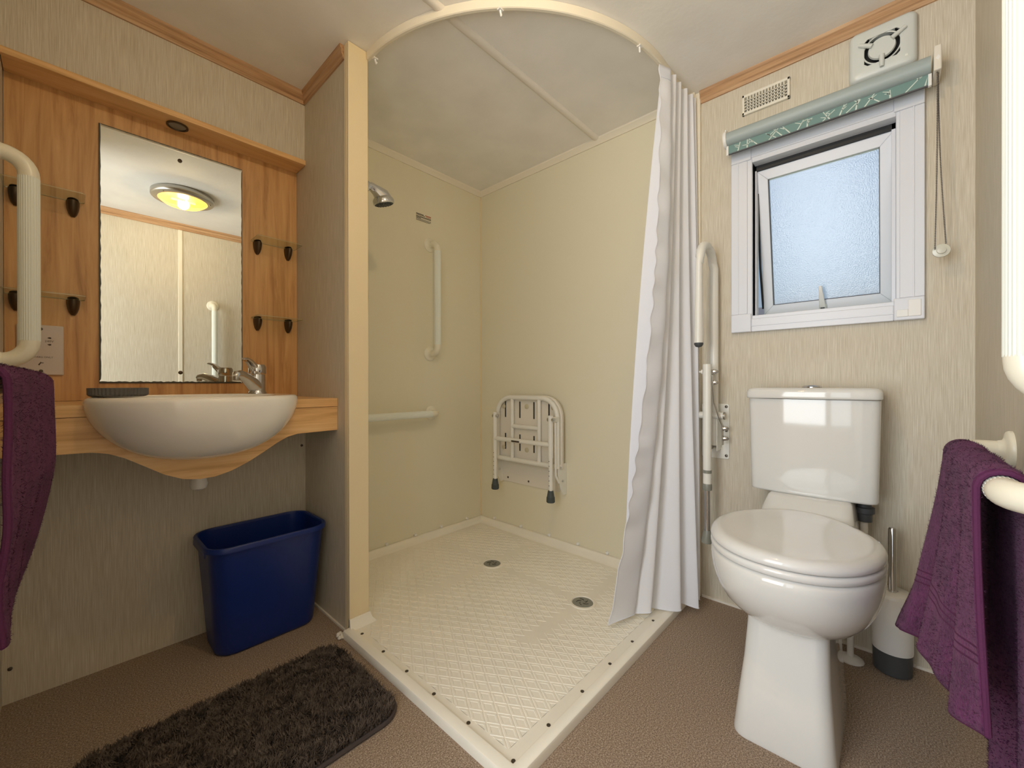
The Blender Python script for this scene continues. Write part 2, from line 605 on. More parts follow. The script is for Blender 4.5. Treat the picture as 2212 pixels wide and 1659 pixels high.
# cream plastic trims in the shower
pl = [(0, -0.026), (0.006, -0.026), (0.010, -0.018), (0.022, -0.006), (0.024, 0), (0, 0)]
struct(MB().prism([(YS - a, H + c) for a, c in pl], 0, XP1, XE).build('trim_8', 'shower_trim', ang=20), 'cream ceiling trim above the shower grab rails', 'trim')
struct(MB().prism([(XE - a, H + c) for a, c in pl], 1, 0.578, YS).build('trim_9', 'shower_trim', ang=20), 'cream ceiling trim above the folding shower seat', 'trim')
struct(MB().box(XE - 0.005, XE, YS - 0.005, YS, 0.05, H - 0.026).build('trim_10', 'post', bevel=0.001), 'thin cream bead in the shower corner', 'trim')
struct(MB().box(XE - 0.012, XE, 0.560, 0.596, 0.0, H - 0.001).build('trim_11', 'shower_trim', bevel=0.003), 'cream edging strip behind the shower curtain', 'trim')
struct(MB().box(0.563, 0.587, YC, YC + 0.006, 0, H - 0.046).build('trim_12', 'shower_trim', bevel=0.002), 'beige panel joint strip reflected in the mirror', 'trim')
struct(MB().box(XE - 0.006, XE, -0.176, 0.558, 0.0, 0.008).build('baseboard_east', 'sealant'), 'thin white sealant line under the window wall', 'baseboard')
struct(MB().box(XP0 - 0.006, XP0, YP + 0.024, YN, 0.0, 0.007).build('baseboard_partition', 'sealant'), 'thin sealant line under the partition', 'baseboard')
# door casing of the opening behind the camera
b = MB().box(XW - 0.07, XW + 0.01, 0.705, 0.74, 0, 1.95).box(XW - 0.07, XW + 0.01, YC, 0.74, 1.915, 1.955)
struct(b.build('door_1', 'cornice_y', bevel=0.003), 'oak casing of the doorway behind the photographer', 'door frame')

# ------------------------------------------------------------------ window
win = thing('window_1', (XE, 0.181, 1.05), 'white plastic window with frosted pane tilted open above the toilet', 'window')
win['kind'] = 'structure'
FX = XE - 0.016
oy0, oy1, oz0, oz1 = -0.077, 0.446, 1.050, 1.757
def fr_box(bx_y0, bx_y1, bz0, bz1, x0=FX, x1=XE, name='frame_member', bev=0.002, mat='window_plastic'):
    return MB().box(x0, x1, bx_y0, bx_y1, bz0, bz1).build(name, mat, win, bevel=bev)
c = 0.068
# outer architrave: four members and four corner blocks, with a raised inner bead
fr_box(oy0 + c, oy1 - c, oz1 - 0.062, oz1)
fr_box(oy0 + c, oy1 - c, oz0, oz0 + 0.048)
fr_box(oy0, oy0 + 0.055, oz0 + c, oz1 - c)
fr_box(oy1 - 0.055, oy1, oz0 + c, oz1 - c)
for (y0, y1, z0, z1) in ((oy0, oy0 + c, oz0, oz0 + c), (oy1 - c, oy1, oz0, oz0 + c), (oy0, oy0 + c, oz1 - c, oz1), (oy1 - c, oy1, oz1 - c, oz1)):
    cb = fr_box(y0, y1, z0, z1, FX - 0.003, XE, 'corner_block', 0.003)
# raised L pattern on the loose lower right corner block
cb = MB().box(FX - 0.0055, FX - 0.003, oy0 + 0.008, oy0 + 0.036, oz0 + 0.010, oz0 + 0.060).box(FX - 0.0055, FX - 0.003, oy0 + 0.036, oy0 + 0.062, oz0 + 0.010, oz0 + 0.032)
cb.build('corner_cap', 'white_plastic', win, bevel=0.0015)
# fine moulding lines
for (y0, y1, z0, z1) in ((oy0 + c, oy1 - c, oz1 - 0.030, oz1 - 0.026), (oy0 + c, oy1 - c, oz0 + 0.020, oz0 + 0.024)):
    fr_box(y0, y1, z0, z1, FX - 0.002, FX + 0.002, 'bead', 0.0005)
for (y0, y1) in ((oy0 + 0.022, oy0 + 0.026), (oy1 - 0.026, oy1 - 0.022)):
    fr_box(y0, y1, oz0 + c, oz1 - c, FX - 0.002, FX + 0.002, 'bead', 0.0005)
# inner reveal liner (fixed frame), recessed in two steps
iy0, iy1, iz0, iz1 = WY0, WY1, WZ0, WZ1
e2 = 0.022
b = MB()
b.box(XE - 0.012, XE + 0.075, iy0 - e2, iy0, iz0 - e2, iz1 + e2).box(XE - 0.012, XE + 0.075, iy1, iy1 + e2, iz0 - e2, iz1 + e2)
b.box(XE - 0.012, XE + 0.075, iy0, iy1, iz1 - 0.004, iz1 + e2).box(XE - 0.012, XE + 0.075, iy0, iy1, iz0 - e2, iz0 + 0.004)
b.build('reveal', 'window_plastic', win, bevel=0.002)
b = MB()
b.box(XE + 0.030, XE + 0.060, iy0, iy0 + 0.010, iz0, iz1).box(XE + 0.030, XE + 0.060, iy1 - 0.006, iy1, iz0, iz1).box(XE + 0.030, XE + 0.060, iy0, iy1, iz0, iz0 + 0.008)
b.build('sash_stop', 'window_plastic', win, bevel=0.001)
MB().box(XE + 0.030, XE + 0.070, iy0, iy1, iz1 - 0.022, iz1 - 0.004).build('hinge_gap', 'black', win)
# tilted sash, hinged at its top
HX, HZ, TA = XE + 0.040, iz1 - 0.022, R(12.0)
def tilt(p):
    dx, dz = p[0] - HX, p[2] - HZ
    return (HX + dx * math.cos(TA) - dz * math.sin(TA), p[1], HZ + dx * math.sin(TA) + dz * math.cos(TA))
class TMB(MB):
    def build(s, *a, **k):
        s.v = [tilt(p) for p in s.v]
        return MB.build(s, *a, **k)
sy0, sy1, sz0, sz1 = iy0 + 0.004, iy1 - 0.006, iz0 + 0.012, HZ
py0, py1, pz0, pz1 = 0.024, 0.337, sz0 + 0.036, sz1 - 0.037
sash = TMB().prism([(sy0, sz1), (sy1, sz1), (py1, pz1), (py0, pz1)], 0, HX, HX + 0.034).prism([(sy0, sz0), (py0, pz0), (py1, pz0), (sy1, sz0)], 0, HX, HX + 0.034)
sash.prism([(sy0, sz0), (sy0, sz1), (py0, pz1), (py0, pz0)], 0, HX, HX + 0.034).prism([(sy1, sz0), (py1, pz0), (py1, pz1), (sy1, sz1)], 0, HX, HX + 0.034)
sash = sash.build('sash', 'window_plastic', win, bevel=0.0015, ang=20)
TMB().box(HX + 0.014, HX + 0.018, py0 - 0.004, py1 + 0.004, pz0 - 0.004, pz1 + 0.004).build('pane', 'frosted_glass', sash, smooth=False)
g = TMB()
for (y0, y1, z0, z1) in ((py0 - 0.001, py0 + 0.002, pz0, pz1), (py1 - 0.002, py1 + 0.001, pz0, pz1), (py0, py1, pz0 - 0.001, pz0 + 0.002)):
    g.box(HX + 0.004, HX + 0.012, y0, y1, z0, z1)
g.build('gasket', 'dark_grey', sash)
hy = (py0 + py1) / 2 + 0.0
hd = TMB().box(HX - 0.014, HX, hy - 0.011, hy + 0.011, sz0 + 0.002, sz0 + 0.020)
hd.build('handle_base', 'white_plastic', sash, bevel=0.003)
rings = []
for k in range(9):
    t = k / 8
    wv = 0.010 * (1 - 0.55 * t)
    xx = HX - 0.014 - 0.016 * math.sin(t * 1.6)
    zz = sz0 + 0.008 + 0.080 * t
    rings.append([(xx - 0.004, hy + 0.004 * t - wv, zz), (xx - 0.004, hy + 0.004 * t + wv, zz), (xx + 0.004, hy + 0.004 * t + wv, zz), (xx + 0.004, hy + 0.004 * t - wv, zz)])
TMB().loft(rings).build('handle', 'white_plastic', sash, bevel=0.002)
TMB().box(HX - 0.0195, HX - 0.017, hy - 0.006, hy + 0.006, sz0 + 0.004, sz0 + 0.010).build('handle_screw', 'dark_grey', sash)
# stay arms at the left side
for yv in (iy1 - 0.004, iy0 + 0.003):
    MB().tube([(XE + 0.055, yv, iz1 - 0.10), (XE + 0.10, yv, iz0 + 0.20), (XE + 0.15, yv, iz0 + 0.05)], 0.004, 8).build('stay', 'black', win)

# outdoors, far beyond the open sash
struct(MB().box(2.2, 60, -40, 60, -0.9, -0.8).build('ground', 'grass'), 'grass outside the window', 'ground')
nb = thing('neighbour_house', (19.0, 5.0, -0.8), 'pale house glimpsed through the open window gap', 'house')
MB().box(16, 22, -10, 20, -0.8, 2.6).build('wall', 'pale_render', nb)
MB().prism([(15.6, 2.6), (22.4, 2.6), (19, 3.9)], 1, -10.4, 20.4).build('roof', 'slate', nb)

# ------------------------------------------------------------------ blind, vent, fan on the window wall
bl = thing('roller_blind', (1.675, 0.175, 1.74), 'grey roller blind with green branch print rolled up above the window', 'blind')
bz, bx_, br = 1.768, 1.680, 0.025
MB().tube([(bx_, -0.086, bz), (bx_, 0.446, bz)], br, 28).build('roll', 'blind_grey', bl)
for y in (-0.100, 0.450):
    MB().lathe([(0.030, -0.004), (0.031, 0.0), (0.030, 0.006)], (bx_, y, bz), (0, 1, 0), 24).build('end_disc', 'white_plastic', bl)
    MB().box(bx_ - 0.014, XE - 0.001, y - 0.003, y + 0.003, bz - 0.022, bz + 0.034).build('bracket', 'white_plastic', bl, bevel=0.002)
MB().box(bx_ - 0.030, XE - 0.001, -0.107, -0.091, bz - 0.034, bz + 0.036).build('chain_bracket', 'off_white', bl, bevel=0.003)
fab = MB().box(bx_ - 0.003, bx_ - 0.0015, -0.082, 0.443, 1.712, bz - 0.015).build('fabric', 'blind_green', bl)
MB().box(bx_ - 0.0055, bx_ + 0.001, -0.082, 0.443, 1.709, 1.7125).build('bottom_bar', 'slate', bl)
MB().box(bx_ - 0.007, bx_ + 0.003, -0.088, -0.081, 1.708, 1.742).build('bar_end', 'white_plastic', bl)
MB().box(bx_ - 0.007, bx_ + 0.003, 0.442, 0.449, 1.708, 1.742).build('bar_end', 'white_plastic', bl)
# pale twig print on the fabric
pr = MB()
def twig(p, q, wd):
    p, q = Vector((p[0], p[1])), Vector((q[0], q[1]))
    d = (q - p)
    n_ = Vector((-d.y, d.x)).normalized() * wd
    z0_, z1_ = 1.7135, 1.7515
    cl = lambda v: (min(max(v.x, -0.080), 0.441), min(max(v.y, z0_), z1_))
    a = [cl(p + n_), cl(q + n_ * 0.5), cl(q - n_ * 0.5), cl(p - n_)]
    pr.prism(a, 0, bx_ - 0.0034, bx_ - 0.003)
yy = -0.075
while yy < 0.43:
    ln = random.uniform(-0.035, 0.035)
    top = random.uniform(1.735, 1.752)
    twig((yy, 1.713), (yy + ln, top), 0.0022)
    for k in range(random.choice((1, 2, 2, 3))):
        f = random.uniform(0.3, 0.9)
        b0 = (yy + ln * f, 1.713 + (top - 1.713) * f)
        twig(b0, (b0[0] + random.choice((-1, 1)) * random.uniform(0.008, 0.018), b0[1] + random.uniform(0.002, 0.014)), 0.0014)
    yy += random.uniform(0.016, 0.042)
pr.build('print', 'blind_print', fab)['kind'] = 'stuff'
# bead chain loop with tensioner
ch = MB()
def beads(y0, z0, y1, z1, x, n, bow):
    for k in range(n):
        t = k / (n - 1)
        ch.lathe([(0.0021 * r_, 0.0021 * h_) for r_, h_ in ((0.1, -1), (0.85, -0.5), (0.85, 0.5), (0.1, 1))], (x, y0 + (y1 - y0) * t + bow * math.sin(t * PI), z0 + (z1 - z0) * t), (0, 0, 1), 6)
    ch.tube([(x, y0 + (y1 - y0) * t + bow * math.sin(t * PI), z0 + (z1 - z0) * t) for t in [i / 12 for i in range(13)]], 0.0009, 5)
beads(-0.0985, bz + 0.022, -0.094, bz - 0.530, bx_ - 0.018, 116, -0.002)
beads(-0.1005, bz + 0.022, -0.116, bz - 0.517, bx_ - 0.010, 114, 0.004)
ch.build('chain', 'chain', bl)
tw = MB().lathe([(0.018, 0), (0.019, 0.003), (0.018, 0.006), (0.010, 0.007), (0.009, 0.012), (0.0, 0.013)], (bx_ - 0.008, -0.107, bz - 0.537), (-1, 0, 0), 24)
tw.build('chain_tensioner', 'clear_plastic', bl)

vt = thing('air_vent', (XE, 0.335, 1.902), 'cream plastic louvre air vent below the oak cornice', 'vent')
vy0, vy1, vz0, vz1 = 0.259, 0.410, 1.866, 1.941
b = MB().box(XE - 0.010, XE, vy0, vy0 + 0.008, vz0, vz1).box(XE - 0.010, XE, vy1 - 0.008, vy1, vz0, vz1).box(XE - 0.010, XE, vy0, vy1, vz0, vz0 + 0.010).box(XE - 0.010, XE, vy0, vy1, vz1 - 0.010, vz1)
b.build('frame', 'vent_cream', vt, bevel=0.0015)
MB().box(XE - 0.0015, XE, vy0 + 0.006, vy1 - 0.006, vz0 + 0.008, vz1 - 0.008).build('backing', 'vent_back', vt)
b = MB()
for k in range(1, 14):
    y = vy0 + 0.008 + (vy1 - vy0 - 0.016) * k / 14
    b.box(XE - 0.009, XE - 0.001, y - 0.0018, y + 0.0018, vz0 + 0.010, vz1 - 0.010)
b.build('upright_bars', 'vent_cream', vt)
for k in range(1, 5):
    z = vz0 + 0.010 + (vz1 - vz0 - 0.020) * k / 5
    MB().prism([(XE - 0.009, z - 0.004), (XE - 0.009, z - 0.0015), (XE - 0.001, z + 0.004), (XE - 0.001, z + 0.0015)], 1, vy0 + 0.008, vy1 - 0.008).build('louvre', 'vent_cream', vt)

fn = thing('extractor_fan', (XE, 0.019, 1.897), 'square white extractor fan with three spokes near the ceiling', 'fan')
fc = (0.018, 1.897)
rings = []
for (sc, xo) in ((0.158, 0.001), (0.158, 0.014), (0.150, 0.024), (0.136, 0.028)):
    rings.append([(XE - xo, q[0], q[1]) for q in rrect(fc[0], fc[1], sc, sc, 0.016)])
# plate with a round well: loft out to circle
n_ = len(rings[0])
def circ(r, xo):
    base = rings[0]
    out = []
    for (x, y, z) in base:
        a = math.atan2(z - fc[1], y - fc[0])
        out.append((XE - xo, fc[0] + r * math.cos(a), fc[1] + r * math.sin(a)))
    return out
rings += [circ(0.058, 0.030), circ(0.053, 0.030), circ(0.052, 0.008)]
MB().loft(rings, True, False).build('plate', 'fan_white', fn, ang=50)
MB().lathe([(0.0, 0.002), (0.0505, 0.002), (0.0512, 0.0225), (0.0518, 0.0225), (0.0518, 0.0)], (XE - 0.006, fc[0], fc[1]), (-1, 0, 0), 36).build('well', 'black', fn)
MB().lathe([(0.028, 0.0), (0.033, 0.010), (0.031, 0.016), (0.0, 0.017)], (XE - 0.014, fc[0], fc[1]), (-1, 0, 0), 32).build('centre_disc', 'fan_white', fn)
ringp = [(XE - 0.026, fc[0] + 0.044 * math.cos(2 * PI * k / 40), fc[1] + 0.044 * math.sin(2 * PI * k / 40)) for k in range(41)]
MB().tube(ringp, 0.0022, 8, caps=False).build('ring', 'fan_white', fn)
for a in (30, 150, 270):
    ca, sa = math.cos(R(a)), math.sin(R(a))
    MB().tube([(XE - 0.034, fc[0] + d * ca, fc[1] + d * sa) for d in (0.026, 0.040, 0.062)], [0.007, 0.0065, 0.005], 10).build('spoke', 'fan_white', fn)
MB().box(XE - 0.0295, XE - 0.028, fc[0] - 0.058, fc[0] - 0.052, fc[1] - 0.056, fc[1] - 0.050).build('indicator', 'rail_plastic', fn)

# ------------------------------------------------------------------ vanity niche: oak panel, pelmet, counter
YPN = YR - 0.006
struct(MB().box(XW + 0.001, XP0 - 0.001, YPN, YR, 0.809, 1.738).build('wall_north_panel', 'oak_v'), 'oak back panel around the mirror above the counter', 'panel')
tag(MB().box(XW + 0.001, XP0 - 0.001, YN - 0.014, YR, 1.738, 1.757).build('oak_pelmet', 'oak_h', bevel=0.0015), 'oak pelmet board over the mirror holding the downlight', 'pelmet')
dl = thing('downlight', (0.262, 1.785, 1.738), 'small round recessed downlight under the oak pelmet', 'light')
MB().lathe([(0.026, 0.0), (0.030, -0.001), (0.030, -0.004), (0.025, -0.005), (0.0235, 0.0)], (0.262, 1.785, 1.738), n=32).build('bezel', 'bronze', dl)
MB().lathe([(0.0235, 0.0), (0.0235, -0.002), (0.012, -0.0035), (0.0, -0.004)], (0.262, 1.785, 1.738), n=28).build('lens', 'drain_grey', dl)

BX, BY = 0.2725, 1.45       # basin centre on the counter's front line
AF, BF, BB = 0.243, 0.185, 0.262
ZR = 0.826
def basin_out(sc, z, n=72, ins=0.0, cx=BX, cy=BY, af=AF, bf=BF, bb=BB, pw=2.6):
    pts = []
    for k in range(n):
        a = 2 * PI * k / n
        ca, sa = math.cos(a), math.sin(a)
        if sa <= 0:
            p = (cx + (af * sc - ins) * ca, cy + (bf * sc - ins) * sa)
        else:
            e = 2.0 / pw
            p = (cx + (af * sc - ins) * math.copysign(abs(ca) ** e, ca), cy + (bb * sc - ins) * abs(sa) ** e)
        pts.append((p[0], p[1], z))
    return pts
vc = thing('vanity_counter', (0.2725, 1.64, 0.694), 'oak counter with scalloped apron carrying the white basin', 'counter')
poly = [(XW + 0.001, BY), (BX - 0.232, BY)]
for k in range(25):
    a = PI - PI * k / 24
    ca, sa = math.cos(a), math.sin(a)
    poly.append((BX + 0.225 * math.copysign(abs(ca) ** 0.77, ca), BY + 0.245 * abs(sa) ** 0.77))
poly += [(BX + 0.232, BY), (XP0 - 0.0005, BY), (XP0 - 0.0005, YPN), (XW + 0.001, YPN)]
MB().prism(poly, 2, 0.779, 0.808).build('worktop', 'oak_h', vc, bevel=0.001, ang=25)
low = [(XW + 0.001, 0.695), (0.045, 0.690), (0.075, 0.683), (0.105, 0.668), (0.145, 0.640), (0.185, 0.612), (0.223, 0.594), (0.262, 0.587), (0.300, 0.589), (0.340, 0.600), (0.385, 0.621), (0.425, 0.645), (0.464, 0.670), (0.495, 0.686), (0.525, 0.693), (XP0 - 0.0005, 0.695)]
top = [(XP0 - 0.0005, 0.778), (BX + 0.226, 0.778)]
for k in range(1, 24):
    a = PI * k / 24
    top.append((BX + 0.228 * math.cos(a), 0.790 - 0.135 * math.sin(a)))
top += [(BX - 0.226, 0.778), (XW + 0.001, 0.778)]
MB().prism(low + top, 1, BY + 0.0035, BY + 0.018).build('apron', 'oak_h', vc, ang=25)
MB().box(XW + 0.002, -0.02, BY + 0.02, YN - 0.002, 0.700, 0.715).build('batten', 'black', vc)
MB().box(0.54, XP0 - 0.001, BY + 0.02, YN - 0.002, 0.700, 0.715).build('batten', 'black', vc)

bs = thing('wash_basin', (BX, 1.5, 0.645), 'white semi-recessed ceramic wash basin set in the oak counter', 'basin')
rings = []
hh = 0.178
for k in range(15):
    a = (PI / 2) * (1 - k / 14)           # from bottom to rim
    sc = max(math.cos(a) ** 0.82, 0.02)
    rings.append(basin_out(sc, ZR - 0.014 - (hh - 0.014) * math.sin(a) ** 1.15 * 1.0))
for (ins, dz) in ((0.0005, 0.009), (0.003, 0.004), (0.008, 0.0008), (0.014, 0.0)):
    rings.append(basin_out(1, ZR - dz, ins=ins))
IC = dict(cx=BX - 0.012, cy=1.462, af=0.196, bf=0.150, bb=0.140, pw=2.2)
for (sc, z) in ((1.0, ZR - 0.0005), (0.975, ZR - 0.004), (0.955, ZR - 0.012), (0.90, ZR - 0.045), (0.78, ZR - 0.085), (0.55, ZR - 0.112), (0.25, ZR - 0.122), (0.08, ZR - 0.123)):
    rings.append(basin_out(sc, z, **IC))
MB().loft(rings).build('bowl', 'basin_ceramic', bs, ang=70)
MB().lathe([(0.024, 0), (0.024, 0.003), (0.018, 0.004), (0.0, 0.005)], (BX - 0.012, 1.465, ZR - 0.124), n=24).build('plug', 'chrome', bs)

wp = thing('waste_pipe', (0.285, 1.60, 0.53), 'white plastic waste trap hanging below the basin apron', 'pipe')
MB().tube([(0.285, 1.60, 0.648), (0.285, 1.60, 0.57), (0.285, 1.60, 0.545), (0.285, 1.60, 0.532), (0.285, 1.60, 0.526)], [0.018, 0.018, 0.024, 0.020, 0.008], 20).build('trap', 'white_plastic', wp)
MB().tube([(0.285, 1.60, 0.575), (0.285, 1.66, 0.575), (0.285, YN - 0.001, 0.575)], 0.015, 16).build('outlet', 'white_plastic', wp)

# mixer tap
tp = thing('mixer_tap', (0.452, 1.615, ZR), 'chrome single lever mixer tap on the basin corner', 'tap')
T0 = Vector((0.452, 1.615, ZR))
sd = Vector((-0.78, -0.63, 0)).normalized()       # spout direction
MB().lathe([(0.028, 0), (0.028, 0.004), (0.0255, 0.007), (0.0245, 0.012), (0.0250, 0.045), (0.0240, 0.066), (0.0, 0.066)], T0, n=28).build('body', 'chrome', tp)
sp = [T0 + Vector((0, 0, 0.020)), T0 + sd * 0.022 + Vector((0, 0, 0.034)), T0 + sd * 0.055 + Vector((0, 0, 0.054)), T0 + sd * 0.082 + Vector((0, 0, 0.064)), T0 + sd * 0.098 + Vector((0, 0, 0.062)), T0 + sd * 0.106 + Vector((0, 0, 0.057))]
MB().tube(sp, [0.024, 0.0225, 0.0175, 0.0145, 0.0135, 0.008], 18).build('spout', 'chrome', tp)
MB().lathe([(0.0085, 0), (0.0095, 0.004), (0.0095, 0.014)], T0 + sd * 0.098 + Vector((0, 0, 0.044)), n=18).build('aerator', 'steel', tp)
hdl = MB().lathe([(0.0245, 0.067), (0.0265, 0.070), (0.0265, 0.092), (0.0225, 0.100), (0.0, 0.102)], T0, n=28)
hdl.build('handle_cap', 'chrome', tp)
up = Vector((0, 0, 1))
side = sd.cross(up)
lv = []
for (d, z, wd, th) in ((0.012, 0.082, 0.018, 0.010), (0.024, 0.096, 0.016, 0.007), (0.040, 0.110, 0.0135, 0.005), (0.056, 0.117, 0.012, 0.004), (0.066, 0.117, 0.009, 0.003)):
    c0 = T0 + sd * d + up * z
    lv.append([c0 - side * wd - up * th, c0 + side * wd - up * th, c0 + side * wd + up * th, c0 - side * wd + up * th])
MB().loft(lv).build('lever', 'chrome', tp, bevel=0.003)
lb = [T0 + sd * 0.016 + up * 0.074, T0 + sd * 0.028 + up * 0.086, T0 + sd * 0.048 + up * 0.106]
MB().tube(lb, [0.009, 0.006, 0.003], 10).build('lever_rib', 'chrome', tp)
MB().lathe([(0.0045, 0), (0.004, 0.002), (0, 0.0025)], T0 + sd * 0.0235 + up * 0.080, sd, 12).build('indicator_button', 'steel', tp)

# soap dish
sdsh = thing('soap_dish', (0.098, 1.512, ZR), 'dark grey ribbed oval soap dish on the basin rim', 'soap dish')
b = MB()
def dish(rx, ry, z, fl=0.0, n=88):
    return [(0.098 + (rx - (fl if k % 2 else 0)) * math.cos(2 * PI * k / n), 1.512 + (ry - (fl if k % 2 else 0)) * math.sin(2 * PI * k / n), z) for k in range(n)]
b.loft([dish(0.050, 0.036, ZR), dish(0.056, 0.041, ZR + 0.002, 0.0015), dish(0.0600, 0.0445, ZR + 0.006, 0.0022), dish(0.0602, 0.0447, ZR + 0.019, 0.0022), dish(0.0602, 0.0447, ZR + 0.023), dish(0.056, 0.041, ZR + 0.0235), dish(0.053, 0.038, ZR + 0.010), dish(0.03, 0.02, ZR + 0.008)])
b.build('dish', 'soap_grey', sdsh, ang=25)

# mirror
mr = thing('mirror', (0.268, YPN, 0.862), 'frameless wall mirror with worn dark edges on the oak panel', 'mirror')
mx0, mx1, mz0, mz1 = 0.074, 0.461, 0.862, 1.678
MB().box(mx0, mx1, YPN - 0.0035, YPN, mz0, mz1).build('backing', 'mirror_edge', mr)
poly = []
def worn(t):
    return 0.0026 + 0.0013 * math.sin(t * 97) * math.sin(t * 41 + 1) + 0.0006 * math.sin(t * 233)
N = 60
for k in range(N):
    t = k / N
    poly.append((mx0 + (mx1 - mx0) * t, mz0 + 0.003 + worn(t)))
for k in range(N):
    t = k / N
    poly.append((mx1 - 0.0016 - worn(t + 1) * 0.5, mz0 + (mz1 - mz0) * t))
for k in range(N):
    t = k / N
    poly.append((mx1 - (mx1 - mx0) * t, mz1 - 0.002 - worn(t + 2) * 0.4))
for k in range(N):
    t = k / N
    poly.append((mx0 + 0.0022 + worn(t + 3) * 0.7, mz1 - (mz1 - mz0) * t))
MB().prism(poly, 1, YPN - 0.0045, YPN - 0.003).build('glass', 'mirror_glass', mr, smooth=False)
for z in (1.637, 0.899):
    MB().lathe([(0.0065, 0), (0.006, 0.003), (0.003, 0.0045), (0, 0.005)], (0.274, YPN - 0.0045, z), (0, -1, 0), 18).build('screw_cap', 'bronze', mr)

# glass shelves
def shelf(cx, z, label):
    s_ = thing('glass_shelf', (cx, YPN, z), label, 'shelf', 'small glass shelves beside the mirror')
    MB().prism(rrect(cx, YPN - 0.050, 0.160, 0.096, 0.010, 4), 2, z - 0.0025, z + 0.0025).build('glass_plate', 'shelf_glass', s_)
    ed = MB()
    o_, i_ = rrect(cx, YPN - 0.050, 0.1604, 0.0964, 0.010, 4), rrect(cx, YPN - 0.050, 0.159, 0.095, 0.010, 4)
    n = len(o_)
    for k in range(n):
        j = (k + 1) % n
        ed.add([(o_[k][0], o_[k][1], z - 0.0008), (o_[j][0], o_[j][1], z - 0.0008), (o_[j][0], o_[j][1], z + 0.0008), (o_[k][0], o_[k][1], z + 0.0008)], [(0, 1, 2, 3)])
    ed.build('polished_edge', 'shelf_glass_edge', s_)
    for dx in (-0.0555, 0.0555):
        x = cx + dx
        rg = []
        for (hz, d, wd) in ((-0.0030, 0.032, 0.0145), (-0.014, 0.031, 0.0145), (-0.028, 0.026, 0.0125), (-0.040, 0.017, 0.009), (-0.048, 0.008, 0.004)):
            ring = []
            for k in range(13):
                a = PI * k / 12
                ring.append((x + wd * math.cos(a), YPN - d * math.sin(a), z + hz))
            rg.append(ring)
        MB().loft(rg).build('clip', 'bronze', s_, ang=50)
        rg = []
        for (hz, sc) in ((0.0028, 1.0), (0.005, 0.95), (0.007, 0.7)):
            rg.append([(x + 0.0125 * sc * math.cos(PI * k / 12), YPN - 0.026 * sc * math.sin(PI * k / 12), z + hz) for k in range(13)])
        MB().loft(rg).build('clip_top', 'bronze', s_, ang=50)
shelf(-0.037, 1.414, 'glass shelf left of the mirror, upper one behind the ribbed grab bar')
shelf(-0.037, 1.116, 'glass shelf left of the mirror, lower one above the shaver socket')
shelf(0.568, 1.414, 'glass shelf right of the mirror, upper one')
shelf(0.568, 1.116, 'glass shelf right of the mirror, lower one above the tap')

# shaver socket
sk = thing('shaver_socket', (-0.046, YPN, 0.958), 'white shaver socket plate below the left glass shelf', 'socket')
MB().box(-0.092, -0.001, YPN - 0.009, YPN, 0.886, 1.032).build('plate', 'plate_white', sk, bevel=0.003)
fy = YPN - 0.0092
rt = (R(90), 0, 0)
text_mesh('print', '240V', 0.0085, 'print_dark', (-0.030, fy, 0.985), rt, sk)
text_mesh('print', 'SHAVERS ONLY', 0.0068, 'print_dark', (-0.046, fy, 0.938), rt, sk)
for (z, s) in ((0.9945, 1), (0.9755, -1)):
    MB().prism([(-0.034, z), (-0.030, z + 0.003 * s), (-0.026, z + 0.002 * s), (-0.026, z - 0.002 * s), (-0.030, z - 0.002 * s)], 1, fy - 0.0003, fy + 0.0002).build('print', 'print_dark', sk)
MB().prism([(-0.052, 0.916), (-0.046, 0.925), (-0.045, 0.9225), (-0.041, 0.9225), (-0.041, 0.9205), (-0.046, 0.9205), (-0.049, 0.914)], 1, fy - 0.0003, fy + 0.0002).build('print', 'print_dark', sk)
for z in (1.020, 0.898):
    MB().lathe([(0.0042, 0), (0.0042, 0.0012), (0.0025, 0.0016), (0.0022, 0.0006)], (-0.046, YPN - 0.009, z), (0, -1, 0), 16).build('screw', 'screw', sk)
for x in (-0.060, -0.052):
    MB().box(x - 0.002, x + 0.002, fy - 0.0003, fy + 0.001, 0.984, 0.992).build('pin_hole', 'black', sk)

# small wall screws
def wall_screw(loc, ax, label):
    tag(MB().lathe([(0.005, 0), (0.0045, 0.002), (0.0, 0.003)], loc, ax, 14).build('wall_screw', 'screw'), label, 'screw')
wall_screw((0.646, YN, 0.611), (0, -1, 0), 'small screw in the wall below the counter by the partition')
wall_screw((-0.101, YN, 0.093), (0, -1, 0), 'small screw low in the wall under the purple towel')

